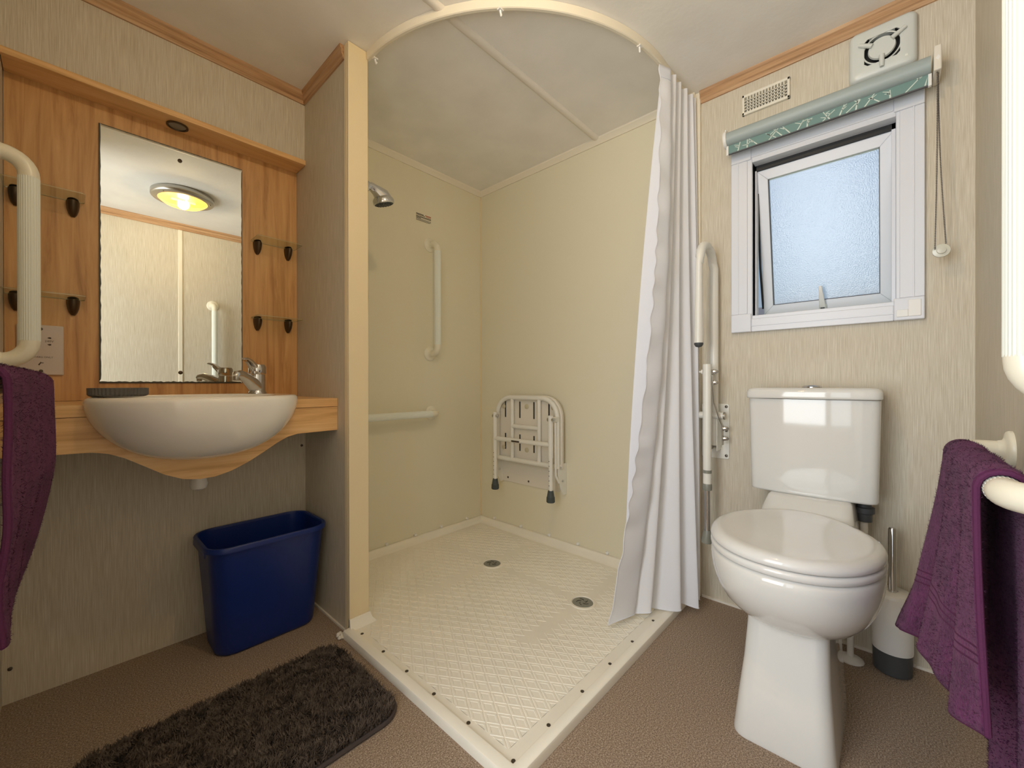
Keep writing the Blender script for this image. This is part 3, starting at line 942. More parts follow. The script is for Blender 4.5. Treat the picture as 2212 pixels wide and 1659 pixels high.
# ------------------------------------------------------------------ grab rails
def flange(parent, c, nrm):
    MB().lathe([(0.0385, 0), (0.0385, 0.004), (0.036, 0.008), (0.026, 0.010), (0.020, 0.013), (0.018, 0.020), (0.0, 0.020)], c, nrm, 32).build('flange', 'elbow_plastic', parent, ang=50)
def grab(name, a, b_, nrm, off, label, r=0.0172, group=None, loc=None):
    """rail between wall points a and b_, standing off the wall along nrm"""
    a, b_, nrm = Vector(a), Vector(b_), Vector(nrm)
    d = (b_ - a).normalized()
    g_ = thing(name, tuple(loc or (a + b_) / 2), label, 'grab rail' if name == 'grab_rail' else 'towel rail', group)
    R0 = min(0.042, off - 0.012)
    for (p, s) in ((a, 1), (b_, -1)):
        flange(g_, p, nrm)
        pts = [p + nrm * 0.010, p + nrm * (off - R0)]
        for k in range(1, 9):
            t = R(90 * k / 8)
            pts.append(p + nrm * (off - R0 + R0 * math.sin(t)) + d * s * R0 * (1 - math.cos(t)))
        pts.append(p + nrm * off + d * s * (R0 + 0.006))
        MB().tube(pts, r * 1.02, 20).build('elbow', 'elbow_plastic', g_)
    st, en = a + nrm * off + d * (R0 + 0.004), b_ + nrm * off - d * (R0 + 0.004)
    MB().tube([st, en], r * 1.04, 56, flute=0.045).build('ribbed_tube', 'rail_plastic', g_, ang=20)
    return g_
grab('grab_rail', (1.357, YS, 1.617), (1.357, YS, 1.021), (0, -1, 0), 0.070, 'vertical white grab rail on the shower wall below the label')
grab('grab_rail', (1.364, YS, 0.698), (0.772, YS, 0.698), (0, -1, 0), 0.070, 'horizontal white grab rail low on the shower wall')
grab('grab_rail', (XW, 1.475, 1.386), (XW, 1.475, 0.914), (1, 0, 0), 0.060, 'vertical white ribbed grab rail at the far left edge above the purple towel')
grab('grab_rail', (0.770, YC, 1.455), (0.770, YC, 0.845), (0, 1, 0), 0.060, 'vertical white ribbed grab rail at the far right edge')
grab('towel_rail', (1.262, YC, 0.726), (0.735, YC, 0.726), (0, 1, 0), 0.074, 'horizontal white ribbed rail under the hanging purple towel on the right')
grab('towel_rail', (XW, 1.345, 0.862), (XW, 0.772, 0.862), (1, 0, 0), 0.043, 'horizontal white rail hidden under the purple towel on the left')

# ------------------------------------------------------------------ towels
def towel(name, label, fn_, ns, nt, th, hem, band=None):
    t_ = thing(name, fn_(0.5, 0.5), label, 'towel')
    b = MB()
    vs_ = [fn_(i / ns, j / nt) for j in range(nt + 1) for i in range(ns + 1)]
    fs_ = [(j * (ns + 1) + i, j * (ns + 1) + i + 1, (j + 1) * (ns + 1) + i + 1, (j + 1) * (ns + 1) + i) for j in range(nt) for i in range(ns)]
    b.add(vs_, fs_)
    b.build('cloth', 'towel', t_, solid=th, ang=180)
    for edge in hem:
        pts = [fn_(*edge(k / 60)) for k in range(61)]
        MB().tube(pts, th * 0.50, 8).build('hem', 'towel_hem', t_)
    for v in (band or []):
        rows = [[Vector(fn_(k / 40, v + dv)) for k in range(41)] for dv in (0, 0.006)]
        nrm = Vector((0, 1, 0))
        vs2, fs2 = [], []
        b2 = MB()
        b2.tube([(p + q) / 2 for p, q in zip(rows[0], rows[1])], th * 0.60, 6)
        b2.build('woven_band', 'towel_hem', t_)
    # terry pile as short loops of fibre
    vs3, fs3 = [], []
    for k in range(26000):
        u, v = random.random(), random.random()
        p = Vector(fn_(u, v))
        du = Vector(fn_(min(u + 0.01, 1), v)) - Vector(fn_(max(u - 0.01, 0), v))
        dv = Vector(fn_(u, min(v + 0.005, 1))) - Vector(fn_(u, max(v - 0.005, 0)))
        n3 = du.cross(dv)
        if n3.length < 1e-9:
            continue
        n3.normalize()
        if random.random() < 0.5:
            n3 = -n3
        if band and any(abs(v - bv) < 0.010 for bv in band):
            continue
        du.normalize()
        jit = Vector((random.uniform(-1, 1), random.uniform(-1, 1), random.uniform(-1, 1))) * 0.5
        tip = p + (n3 + jit * 0.8).normalized() * (th * 0.5 + random.uniform(0.001, 0.0034))
        ww = (du + jit * 0.6).normalized() * 0.0011
        bp = p + n3 * th * 0.45
        o = len(vs3)
        vs3 += [bp - ww, bp + ww, tip + ww * 0.5, tip - ww * 0.5]
        fs3.append((o, o + 1, o + 2, o + 3))
    pile = MB().add(vs3, fs3).build('pile', 'towel', t_, smooth=False)
    pile['kind'] = 'stuff'
    return t_

def smooth01(t):
    t = min(max(t, 0), 1)
    return t * t * (3 - 2 * t)
def towel_r(u, v):
    """u: along rail from near (0) to far (1); v: 0 front hem .. 1 back hem, over the rail at v~0.45"""
    X0, X1 = 0.790, 1.180
    yr, zr, rr = YC + 0.074, 0.726, 0.0222
    x = X0 + (X1 - X0) * u
    vt_ = 0.44
    w1 = 0.06
    if v < vt_ - w1:
        t = (vt_ - w1 - v) / (vt_ - w1)         # 0 at rail .. 1 at front hem
        drop = 0.312 + 0.055 * u + 0.012 * math.sin(u * 7)
        z = zr - t * drop
        y = yr + rr - 0.006 * t + (0.064 * u ** 0.9) * (t ** 1.25)
        y += 0.009 * t * math.sin(u * 15) + 0.005 * t * math.sin(u * 27 + 2 + t * 2)
        x = x + 0.018 * t * (0.5 - u) * 0 + 0.02 * t * math.sin(t * 3) * (u - 0.5)
        if u > 0.6:
            y += 0.008 * smooth01((t - 0.72) / 0.28) * (u - 0.6) / 0.4
    elif v < vt_ + w1:
        a = PI * (v - (vt_ - w1)) / (2 * w1)
        y = yr + rr * math.cos(a)
        z = zr + rr * math.sin(a) + 0.002 * math.sin(u * 18)
    else:
        t = (v - vt_ - w1) / (1 - vt_ - w1)
        z = zr - t * (0.52 + 0.01 * math.sin(u * 9))
        y = yr - rr - 0.008 * t + 0.012 * t * math.sin(u * 12 + 1)
        y = max(y, YC + 0.008)
    return (x, y, z)
towel('purple_towel', 'purple terry towel draped over the white rail at the right edge', towel_r, 60, 110, 0.0075,
      [lambda k: (0.0, k), lambda k: (1.0, k), lambda k: (k, 0.0), lambda k: (k, 1.0)], [0.105, 0.117, 0.129])
def towel_l(u, v):
    """hangs on the left rail; u along rail near(0)..far(1)"""
    Y0, Y1 = 0.815, 1.280
    xr, zr, rr = XW + 0.043, 0.862, 0.0235
    bul = 0.030 * u ** 1.3
    y = Y0 + (Y1 - Y0) * u
    vt_, w1 = 0.5, 0.06
    if v < vt_ - w1:
        t = (vt_ - w1 - v) / (vt_ - w1)
        z = zr - t * (0.330 + 0.150 * u)
        x = xr + rr + bul + 0.004 * u * math.sin(min(t * 1.6, 1) * PI / 2) - (0.008 + 0.056 * u) * smooth01((t - 0.30) / 0.75)
        x += 0.004 * t * math.sin(u * 16) + 0.003 * math.sin(t * 14 + u * 5) * t
    elif v < vt_ + w1:
        a = PI * (v - (vt_ - w1)) / (2 * w1)
        x = xr + rr * math.cos(a) + bul * (0.5 + 0.5 * math.cos(a))
        z = zr + rr * math.sin(a)
    else:
        t = (v - vt_ - w1) / (1 - vt_ - w1)
        z = zr - t * (0.28 + 0.12 * u)
        x = max(xr - rr - 0.006 * t, XW + 0.009)
    return (x, y, z)
towel('purple_towel', 'purple terry towel at the far left edge in front of the counter', towel_l, 50, 90, 0.0075,
      [lambda k: (0.0, k), lambda k: (1.0, k), lambda k: (k, 0.0), lambda k: (k, 1.0)])

# ------------------------------------------------------------------ waste bin
bn = thing('waste_bin', (0.467, 1.61, 0.0), 'tall blue rectangular plastic waste bin in the corner under the counter', 'bin')
def binring(t, z, ex=0.0, rr=0.055):
    x0, x1 = 0.318 - 0.026 * t, 0.620 + 0.018 * t
    y0, y1 = 1.526 - 0.044 * t, 1.712 + 0.014 * t
    return [(q[0], q[1], z) for q in rrect((x0 + x1) / 2, (y0 + y1) / 2, x1 - x0 + ex, y1 - y0 + ex, rr + ex / 2, 8)]
HB = 0.358
rg = [binring(0.0, 0.0, -0.02), binring(0.0, 0.004, -0.004), binring(0.02, 0.012)]
rg += [binring(k / 8, HB * k / 8) for k in range(1, 9)]
rg += [binring(1.0, HB, -0.004), binring(0.95, HB * 0.95, -0.006), binring(0.5, HB * 0.5, -0.006), binring(0.03, 0.012, -0.006)]
MB().loft(rg).build('body', 'blue_plastic', bn, ang=50)
rg = [binring(1.0, HB - 0.014, 0.000), binring(1.0, HB - 0.014, 0.016), binring(1.0, HB - 0.002, 0.018), binring(1.0, HB + 0.002, 0.012), binring(1.0, HB + 0.002, 0.000), binring(1.0, HB - 0.004, -0.006)]
MB().loft(rg, False, False).build('rim', 'blue_plastic', bn, ang=50)
MB().box(0.2835, 0.2865, 1.52, 1.68, HB - 0.026, HB - 0.010).build('grip_lip', 'blue_plastic', bn, bevel=0.001)

# ------------------------------------------------------------------ bath mat
bm_ = thing('bath_mat', (0.29, 1.135, 0.0), 'dark brown shaggy bath mat with rounded corners on the floor', 'mat')
mo = rrect(0.295, 1.135, 0.605, 0.405, 0.062, 10)
MB().prism(mo, 2, 0.0005, 0.009).build('backing', 'mat_brown', bm_)
MB().tube([(q[0], q[1], 0.006) for q in mo + mo[:1]], 0.0055, 8, caps=False).build('piping', 'mat_edge', bm_)
vs_, fs_ = [], []
def inside(x, y, m=0.0):
    cx, cy, hw, hh_, r = 0.295, 1.135, 0.3025 - m, 0.2025 - m, 0.062 - m
    dx, dy = max(abs(x - cx) - (hw - r), 0), max(abs(y - cy) - (hh_ - r), 0)
    return dx * dx + dy * dy <= r * r
k = 0
while k < 42000:
    x, y = random.uniform(-0.01, 0.60), random.uniform(0.93, 1.34)
    if not inside(x, y, 0.003):
        continue
    k += 1
    hgt = random.uniform(0.012, 0.021)
    ga = 5 * math.sin(x * 38 + 3 * math.sin(y * 31)) + 4 * math.sin(y * 47 + x * 13)
    ang = ga * 0.5 + random.uniform(-2.2, 2.2)
    ln = random.uniform(0.004, 0.012)
    dx, dy = math.cos(ang) * ln, math.sin(ang) * ln
    wx, wy = -math.sin(ang) * 0.0013, math.cos(ang) * 0.0013
    o = len(vs_)
    vs_ += [(x - wx, y - wy, 0.008), (x + wx, y + wy, 0.008), (x + dx * 0.5 + wx, y + dy * 0.5 + wy, 0.008 + hgt * 0.7), (x + dx * 0.5 - wx, y + dy * 0.5 - wy, 0.008 + hgt * 0.7), (x + dx * 1.3, y + dy * 1.3, 0.008 + hgt)]
    fs_ += [(o, o + 1, o + 2, o + 3), (o + 3, o + 2, o + 4)]
pl_ = MB().add(vs_, fs_).build('pile', 'mat_pile', bm_, smooth=False)
pl_['kind'] = 'stuff'

# ------------------------------------------------------------------ shower tray
tr = thing('shower_tray', (1.19, 1.2, 0.0), 'cream moulded shower tray with diamond tread and two drains', 'shower tray')
TX0, TY0 = 0.633, 0.578
D1, D2 = (1.352, 1.370), (1.347, 0.870)
def zf(x, y):
    z = 0.0225
    for (cx, cy) in (D1, D2):
        d2 = ((x - cx) / 0.30) ** 2 + ((y - cy) / 0.22) ** 2
        z -= 0.0075 * math.exp(-d2)
    z += 0.002 * math.exp(-(((x - 0.95) / 0.12) ** 2 + ((y - 0.80) / 0.10) ** 2))
    return z
foot = [(TX0, TY0), (XE - 0.001, TY0), (XE - 0.001, YS - 0.001), (XP1 + 0.001, YS - 0.001), (XP1 + 0.001, YP - 0.012), (TX0, YP - 0.012)]
foot = [(max(p[0], TX0 + 0.004), max(p[1], TY0 + 0.004)) for p in foot]
MB().prism(foot, 2, 0.001, 0.008).build('base', 'tray', tr)
gx = [0.648 + (XE - 0.003 - 0.648) * k / 60 for k in range(61)]
gy = [0.593 + (YS - 0.003 - 0.593) * k / 70 for k in range(71)]
b = MB()
idx = {}
vs_, fs_ = [], []
for i, x in enumerate(gx):
    for j, y in enumerate(gy):
        idx[(i, j)] = len(vs_)
        vs_.append((x, y, zf(x, y)))
for i in range(60):
    for j in range(70):
        xc, yc = (gx[i] + gx[i + 1]) / 2, (gy[j] + gy[j + 1]) / 2
        if xc < XP1 + 0.002 and yc > YP - 0.012:
            continue
        if min(math.hypot(xc - D1[0], yc - D1[1]), math.hypot(xc - D2[0], yc - D2[1])) < 0.022:
            continue
        fs_.append((idx[(i, j)], idx[(i + 1, j)], idx[(i + 1, j + 1)], idx[(i, j + 1)]))
b.add(vs_, fs_).build('floor_pan', 'tray', tr)
# raised edge on the two open sides, upstands at the walls
lipx = [(TX0, 0.0003), (TX0, 0.020), (TX0 + 0.002, 0.0245), (TX0 + 0.005, 0.0262), (TX0 + 0.025, 0.0292), (TX0 + 0.028, 0.0284), (TX0 + 0.031, 0.0222), (TX0 + 0.031, 0.0003)]
b = MB()
def mitre(prof, x0, x1, y0, y1):
    pass
# mitred corner: loft profile along Y then X
path = [[(TX0 + (p[0] - TX0), YP - 0.0125, p[1]) for p in lipx], [(p[0], TY0 + (p[0] - TX0), p[1]) for p in lipx], [(XE - 0.013, TY0 + (p[0] - TX0), p[1]) for p in lipx]]
b.loft(path).build('raised_edge', 'tray', tr, ang=25)
ups = [(0.001, 0.010), (0.001, 0.0475), (0.013, 0.0475), (0.019, 0.043), (0.036, 0.026), (0.050, 0.0215), (0.050, 0.010)]
path = [[(XP1 + 0.002, YS - a, z) for a, z in ups], [(XE - a, YS - a, z) for a, z in ups], [(XE - a, 0.598, z) for a, z in ups]]
MB().loft(path).build('upstand', 'tray', tr, ang=35)
ups2 = [(0.001, 0.010), (0.001, 0.055), (0.006, 0.055), (0.011, 0.036), (0.022, 0.023), (0.022, 0.010)]
path = [[(XP1 + a, YS - 0.06, z) for a, z in ups2], [(XP1 + a, YP - 0.010 - a, z) for a, z in ups2], [(XP0 - 0.004 - a * 0.2, YP - 0.010 - a, z) for a, z in ups2]]
MB().loft(path).build('post_upstand', 'tray', tr, ang=35)
# diamond tread: moulded relief that nobody could lift away
b = MB()
def on_channel(x, y):
    w_ = 0.030
    if abs(y - D1[1]) < w_ and 0.97 < x < 1.62:
        return True
    if abs(y - D2[1]) < w_ + 0.004 and 1.00 < x < 1.64:
        return True
    if abs(x - D1[0]) < 0.026 and 0.80 < y < 1.70:
        return True
    return min(math.hypot(x - D1[0], y - D1[1]), math.hypot(x - D2[0], y - D2[1])) < 0.062
for i in range(-10, 110):
    for j in range(-60, 60):
        cx = 0.701 + 0.0195 * (i + j)
        cy = 0.701 + 0.0315 * (j - i)
        if not (0.690 < cx < XE - 0.065 and 0.650 < cy < YS - 0.075):
            continue
        if cx < XP1 + 0.040 and cy > YP - 0.055:
            continue
        if on_channel(cx, cy):
            continue
        rg = []
        for (s, dz) in ((0.95, -0.0006), (0.86, 0.0011), (0.60, 0.0011), (0.53, 0.0003), (0.16, 0.0003)):
            rg.append([(cx + s * 0.0195, cy, 0), (cx, cy + s * 0.0315, 0), (cx - s * 0.0195, cy, 0), (cx, cy - s * 0.0315, 0)])
            rg[-1] = [(p[0], p[1], zf(p[0], p[1]) + dz) for p in rg[-1]]
        b.loft(rg, False, True)
# half diamonds cut off along the two flat flanges
for i in range(-40, 60):
    cy = 0.701 + 0.0315 * (2 * i + 1)
    if 0.64 < cy < YP - 0.07:
        cx, dl = 0.6815, 0.003
        rg = []
        for (s, dz) in ((0.95, -0.0006), (0.86, 0.0011), (0.60, 0.0011), (0.53, 0.0003)):
            hy_ = s * 0.0315 * (1 - dl / (s * 0.0195))
            rg.append([(x_, y_, zf(x_, y_) + dz) for x_, y_ in ((cx + dl, cy - hy_), (cx + s * 0.0195, cy), (cx + dl, cy + hy_))])
        b.loft(rg, False, True)
    cx = 0.701 + 0.0195 * 2 * i
    if 0.69 < cx < XE - 0.08:
        cy, dl = 0.638, 0.003
        rg = []
        for (s, dz) in ((0.95, -0.0006), (0.86, 0.0011), (0.60, 0.0011), (0.53, 0.0003)):
            hx_ = s * 0.0195 * (1 - dl / (s * 0.0315))
            rg.append([(x_, y_, zf(x_, y_) + dz) for x_, y_ in ((cx - hx_, cy + dl), (cx + hx_, cy + dl), (cx, cy + s * 0.0315))])
        b.loft(rg, False, True)
td = b.build('tread', 'tray', tr, smooth=False)
td['kind'] = 'stuff'
for (cx, cy) in (D1, D2):
    z0 = zf(cx, cy)
    MB().lathe([(0.050, 0.000), (0.050, 0.0045), (0.042, 0.0045), (0.039, 0.000)], (cx, cy, z0), n=36).build('drain_collar', 'tray', tr)
    dr = MB().lathe([(0.039, -0.004), (0.039, 0.002), (0.034, 0.0034), (0.0, 0.0036)], (cx, cy, z0), n=36).build('drain_cover', 'drain_grey', tr)
    for k in range(5):
        a0 = 72 * k
        ptsA, ptsB = [], []
        for q in range(7):
            a = R(a0 + 46 * q / 6)
            ra, rb = 0.008 + 0.013 * q / 6, 0.015 + 0.010 * q / 6
            ptsA.append((cx + ra * math.cos(a), cy + ra * math.sin(a)))
            ptsB.append((cx + rb * math.cos(a + 0.25), cy + rb * math.sin(a + 0.25)))
        MB().prism(ptsA + ptsB[::-1], 2, z0 + 0.0030, z0 + 0.0050).build('slot', 'black', dr)
# screws through the edge
sc_pts = [(0.672, 1.300 - 0.0)] + [(0.672, y) for y in (1.165, 1.035, 0.905, 0.765)] + [(0.671, 0.614)]
sc_pts += [(x, 0.615) for x in (0.80, 0.95, 1.10, 1.245, 1.405, 1.56)]
for (x, y) in sc_pts:
    MB().lathe([(0.0052, 0), (0.0050, 0.0014), (0.003, 0.0020), (0.0, 0.0018)], (x, y, zf(x, y) - 0.0002), n=14).build('screw', 'screw', tr)
# white screw caps along the wall upstand
for x in (0.93, 1.09, 1.26, 1.43, 1.62):
    MB().lathe([(0.0085, 0), (0.0085, 0.004), (0.006, 0.0085), (0.0, 0.010)], (x, YS - 0.001, 0.055), (0, -1, 0.15), 14).build('screw_cap', 'white_plastic', tr)
for y in (1.74, 1.53, 1.33, 1.15, 0.985, 0.83):
    MB().lathe([(0.0085, 0), (0.0085, 0.004), (0.006, 0.0085), (0.0, 0.010)], (XE - 0.001, y, 0.055), (-1, 0, 0.15), 14).build('screw_cap', 'white_plastic', tr)
# ragged sealant blob at the partition corner
b = MB()
for k in range(16):
    x, y = random.uniform(0.622, 0.652), YP - 0.010 + random.uniform(-0.004, 0.022)
    r_ = random.uniform(0.004, 0.008)
    b.lathe([(r_ * 0.3, 0), (r_, r_ * 0.5), (r_ * 0.8, r_ * 1.4), (r_ * 0.2, r_ * 1.9)], (x, y, 0.0005), n=8)
b.build('sealant_blob', 'sealant', tr, ang=60)

# ------------------------------------------------------------------ shower head and riser
sh = thing('hand_shower', (0.775, 1.468, 1.60), 'chrome hand shower poking out from behind the cream post', 'shower')
MB().tube([(XP1 + 0.030, 1.468, 1.655), (XP1 + 0.030, 1.468, 0.98)], 0.0105, 16).build('riser_rail', 'chrome', sh)
for z in (1.64, 1.0):
    MB().tube([(XP1 + 0.001, 1.468, z), (XP1 + 0.030, 1.468, z)], 0.013, 16).build('rail_bracket', 'chrome', sh)
MB().box(XP1 + 0.012, XP1 + 0.062, 1.450, 1.486, 1.590, 1.628).build('holder', 'chrome', sh, bevel=0.006)
hp = [(XP1 + 0.035, 1.468, 1.575), (XP1 + 0.055, 1.468, 1.612), (0.800, 1.4715, 1.619), (0.824, 1.474, 1.612), (0.848, 1.476, 1.600), (0.866, 1.478, 1.586)]
MB().tube(hp, [0.011, 0.014, 0.016, 0.021, 0.031, 0.030], 20).build('handle', 'chrome', sh)
ax = Vector((0.28, 0.02, -0.96)).normalized()
hc = Vector((0.854, 1.477, 1.590))
MB().lathe([(0.026, -0.010), (0.037, -0.002), (0.041, 0.006), (0.041, 0.018), (0.038, 0.021), (0.0, 0.021)], hc, ax, 32).build('rose', 'chrome', sh)
MB().lathe([(0.037, 0.0205), (0.034, 0.0225), (0.016, 0.0230), (0.015, 0.0250), (0.0, 0.0252)], hc, ax, 32).build('spray_face', 'rubber', sh)
u_ = ax.cross(Vector((0, 1, 0))).normalized()
v_ = ax.cross(u_)
nz = MB()
for k in range(16):
    a = 2 * PI * k / 16
    nz.lathe([(0.0016, 0), (0.0012, 0.003)], hc + ax * 0.0222 + (u_ * math.cos(a) + v_ * math.sin(a)) * 0.027, ax, 7)
nz.build('nozzles', 'black', sh)
MB().tube([(XP1 + 0.035, 1.468, 1.572), (XP1 + 0.045, 1.475, 1.48), (XP1 + 0.075, 1.50, 1.20), (XP1 + 0.075, 1.54, 0.95), (XP1 + 0.045, 1.575, 0.90), (XP1 + 0.035, 1.59, 0.985)], 0.006, 10).build('hose', 'steel', sh)
mxv = sh
MB().tube([(XP1 + 0.042, 1.50, 1.01), (XP1 + 0.042, 1.70, 1.01)], 0.019, 20).build('mixer_body', 'chrome', mxv)
for y in (1.54, 1.66):
    MB().tube([(XP1 + 0.001, y, 1.01), (XP1 + 0.040, y, 1.01)], 0.016, 16).build('inlet', 'chrome', mxv)
for y in (1.494, 1.706):
    MB().tube([(XP1 + 0.042, y - 0.018, 1.01), (XP1 + 0.042, y + 0.018, 1.01)], 0.022, 20).build('knob', 'chrome', mxv)

# ------------------------------------------------------------------ printed label on the shower wall
lbx0, lbx1 = 1.270, 1.366
lbl = thing('warning_label', (1.318, YS, 1.748), 'small printed notice with red corner text on the shower wall', 'label')
MB().box(lbx0 - 0.003, lbx1 + 0.003, YS - 0.0006, YS - 0.0001, 1.724, 1.776).build('film', 'shower_panel', lbl)
def pl_line(x0, x1, z, h_, m='print_dark'):
    MB().box(x0, x1, YS - 0.0011, YS - 0.0005, z - h_ / 2, z + h_ / 2).build('print', m, lbl)
pl_line(lbx0, lbx0 + 0.048, 1.7705, 0.0034)
pl_line(lbx0, lbx0 + 0.056, 1.7655, 0.0030)
pl_line(lbx0 + 0.058, lbx1, 1.7705, 0.0046, 'print_red')
pl_line(lbx0 + 0.064, lbx1, 1.7635, 0.0022, 'print_red')
pl_line(lbx0, lbx1, 1.7585, 0.0024)
pl_line(lbx0, lbx1, 1.7540, 0.0030)
pl_line(lbx0, lbx0 + 0.03, 1.7490, 0.0028)
pl_line(lbx0, lbx1, 1.7445, 0.0020)
pl_line(lbx0, lbx1, 1.7395, 0.0020)
pl_line(lbx0, lbx0 + 0.088, 1.7350, 0.0020)

# ------------------------------------------------------------------ curtain rail and curtain
cr = thing('curtain_rail', (1.1, 0.9, H), 'cream curved curtain rail on the ceiling around the shower', 'curtain rail')
CC, CRr = (1.475, 1.355), 0.748
pth = []
for k in range(41):
    a = R(180 + 90 * k / 40)
    pth.append((CC[0] + CRr * math.cos(a), CC[1] + CRr * math.sin(a), math.cos(a), math.sin(a)))
pth.append((XE - 0.013, CC[1] - CRr, 0, -1))
rg = []
for (x, y, nx, ny) in pth:
    x = max(x, XP1 + 0.0045)
    q = []
    for (d, z) in ((-0.007, H - 0.028), (-0.004, H - 0.030), (0.004, H - 0.030), (0.007, H - 0.028), (0.007, H - 0.0005), (-0.007, H - 0.0005)):
        q.append((x + nx * d, y + ny * d, z))
    rg.append(q)
MB().loft(rg).build('track', 'shower_trim', cr, ang=30)
for a in (182, 205, 220, 232, 243):
    x, y = CC[0] + CRr * math.cos(R(a)), CC[1] + CRr * math.sin(R(a))
    if a in (182, 220, 243):
        if a == 243:
            x, y = CC[0] + CRr * math.cos(R(258)), CC[1] + CRr * math.sin(R(258))
        x = max(x, XP1 + 0.016)
        MB().tube([(x, y, H - 0.029), (x, y, H - 0.036), (x + 0.005, y + 0.002, H - 0.044), (x + 0.009, y + 0.004, H - 0.038)], 0.0032, 8).box(x - 0.008, x + 0.008, y - 0.006, y + 0.006, H - 0.0335, H - 0.029).build('glider', 'white_plastic', cr)

top = [(1.44, .605), (1.49, .585), (1.50, .625), (1.53, .58), (1.555, .62), (1.58, .58), (1.605, .62), (1.63, .575), (1.655, .615), (1.675, .57), (1.69, .605), (1.705, .57), (1.715, .60)]
mid = [(1.375, .615), (1.46, .60), (1.43, .69), (1.50, .60), (1.53, .65), (1.57, .585), (1.60, .635), (1.635, .565), (1.66, .62), (1.685, .555), (1.70, .60), (1.710, .56), (1.718, .59)]
bot = [(1.245, .70), (1.36, .665), (1.355, .705), (1.405, .625), (1.45, .66), (1.50, .555), (1.55, .61), (1.57, .515), (1.61, .585), (1.63, .53), (1.67, .59), (1.69, .555), (1.705, .585)]
def cat(P, s):
    n = len(P) - 1
    f = s * n
    i = min(int(f), n - 1)
    t = f - i
    p0, p1, p2, p3 = P[max(i - 1, 0)], P[i], P[i + 1], P[min(i + 2, n)]
    return tuple(0.5 * (2 * p1[k] + (p2[k] - p0[k]) * t + (2 * p0[k] - 5 * p1[k] + 4 * p2[k] - p3[k]) * t * t + (3 * p1[k] - p0[k] - 3 * p2[k] + p3[k]) * t ** 3) for k in range(2))
def curtain(s, t):
    """t: 0 top .. 1 hem"""
    a, m_, c_ = cat(top, s), cat(mid, s), cat(bot, s)
    tm = 0.505
    l0 = (t - tm) * (t - 1) / (tm * 1.0)
    l1 = t * (t - 1) / (tm * (tm - 1))
    l2 = t * (t - tm) / (1 - tm)
    x = a[0] * l0 + m_[0] * l1 + c_[0] * l2
    y = a[1] * l0 + m_[1] * l1 + c_[1] * l2
    z = 1.998 - t * 1.958 + (0.006 * math.sin(s * 30) if t > 0.98 else 0)
    pk = max(0, 1 - s / 0.075)
    x += 0.0025 * pk * math.sin(t * 150 + 2 * math.sin(t * 23)) * (1 if t > 0.06 else 0)
    y += 0.0030 * pk * math.sin(t * 118 + 3 * math.sin(t * 17))
    bulge = math.exp(-((s - 0.05) / 0.03) ** 2)
    y += 0.004 * bulge * math.sin(t * 60 + 2)
    return (min(x, 1.722), y, z)
ct = thing('shower_curtain', (1.55, 0.60, 0.04), 'white fabric shower curtain gathered in folds beside the toilet', 'curtain')
NS, NT = 220, 150
vs_ = [curtain(i / NS, j / NT) for j in range(NT + 1) for i in range(NS + 1)]
fs_ = [(j * (NS + 1) + i, j * (NS + 1) + i + 1, (j + 1) * (NS + 1) + i + 1, (j + 1) * (NS + 1) + i) for j in range(NT) for i in range(NS)]
MB().add(vs_, fs_).build('cloth', 'curtain_cloth', ct, ang=180)
MB().tube([curtain(0.0, k / 220) for k in range(221)], 0.0016, 6).build('side_hem', 'curtain_cloth', ct)
MB().tube([curtain(k / 160, 1.0) for k in range(161)], 0.0016, 6).build('bottom_hem', 'curtain_cloth', ct)
rows = [[Vector(curtain(i / 26 * 0.083, t)) for i in range(27)] for t in (0.0, 0.006, 0.012, 0.018, 0.024)]
cf = Vector((-0.74, -0.67, 0)) * 0.0012
hb = MB()
hv = [p + cf for r_ in rows for p in r_]
hf = [(j * 27 + i, j * 27 + i + 1, (j + 1) * 27 + i + 1, (j + 1) * 27 + i) for j in range(4) for i in range(26)]
hb.add(hv, hf).build('heading_tape', 'curtain_cloth', ct, solid=0.001, ang=180)

# ------------------------------------------------------------------ folding shower seat
fs = thing('folding_seat', (1.70, 1.44, 0.28), 'white folding shower seat folded up against the cream wall', 'shower seat')
FXs = 1.672
def seat_loop(y0, y1, z0, z1, r_, n=8):
    pts = [(y1, z0), (y1, z1 - r_)]
    for k in range(1, n + 1):
        a = R(90 * k / n)
        pts.append((y1 - r_ + r_ * math.cos(a), z1 - r_ + r_ * math.sin(a)))
    for k in range(n + 1):
        a = R(90 + 90 * k / n)
        pts.append((y0 + r_ + r_ * math.cos(a), z1 - r_ + r_ * math.sin(a)))
    pts.append((y0, z0))
    return pts
lp = seat_loop(1.228, 1.648, 0.432, 0.782, 0.098)
MB().tube([(FXs, p[0], p[1]) for p in lp], 0.0125, 14).build('frame', 'white_metal', fs)
MB().tube([(FXs, 1.648, 0.440), (FXs, 1.228, 0.440)], 0.0125, 14).build('frame_bottom_bar', 'white_metal', fs)
for y in (1.534, 1.344):
    MB().tube([(FXs, y, 0.440), (FXs, y, 0.782)], 0.0105, 12).build('upright_bar', 'white_metal', fs)
MB().tube([(FXs, 1.534, 0.624), (FXs, 1.344, 0.624)], 0.0115, 12).build('middle_bar', 'white_metal', fs)
lp2 = seat_loop(1.212, 1.664, 0.424, 0.796, 0.108)
pan = MB().prism(lp2, 0, 1.686, 1.708).build('seat_panel', 'off_white', fs, bevel=0.005)
for z in (0.715, 0.535):
    for y in (1.598, 1.490, 1.390, 1.290):
        MB().box(1.6845, 1.6875, y - 0.004, y + 0.004, z - 0.045, z + 0.045).build('slot', 'chair_slot', pan)
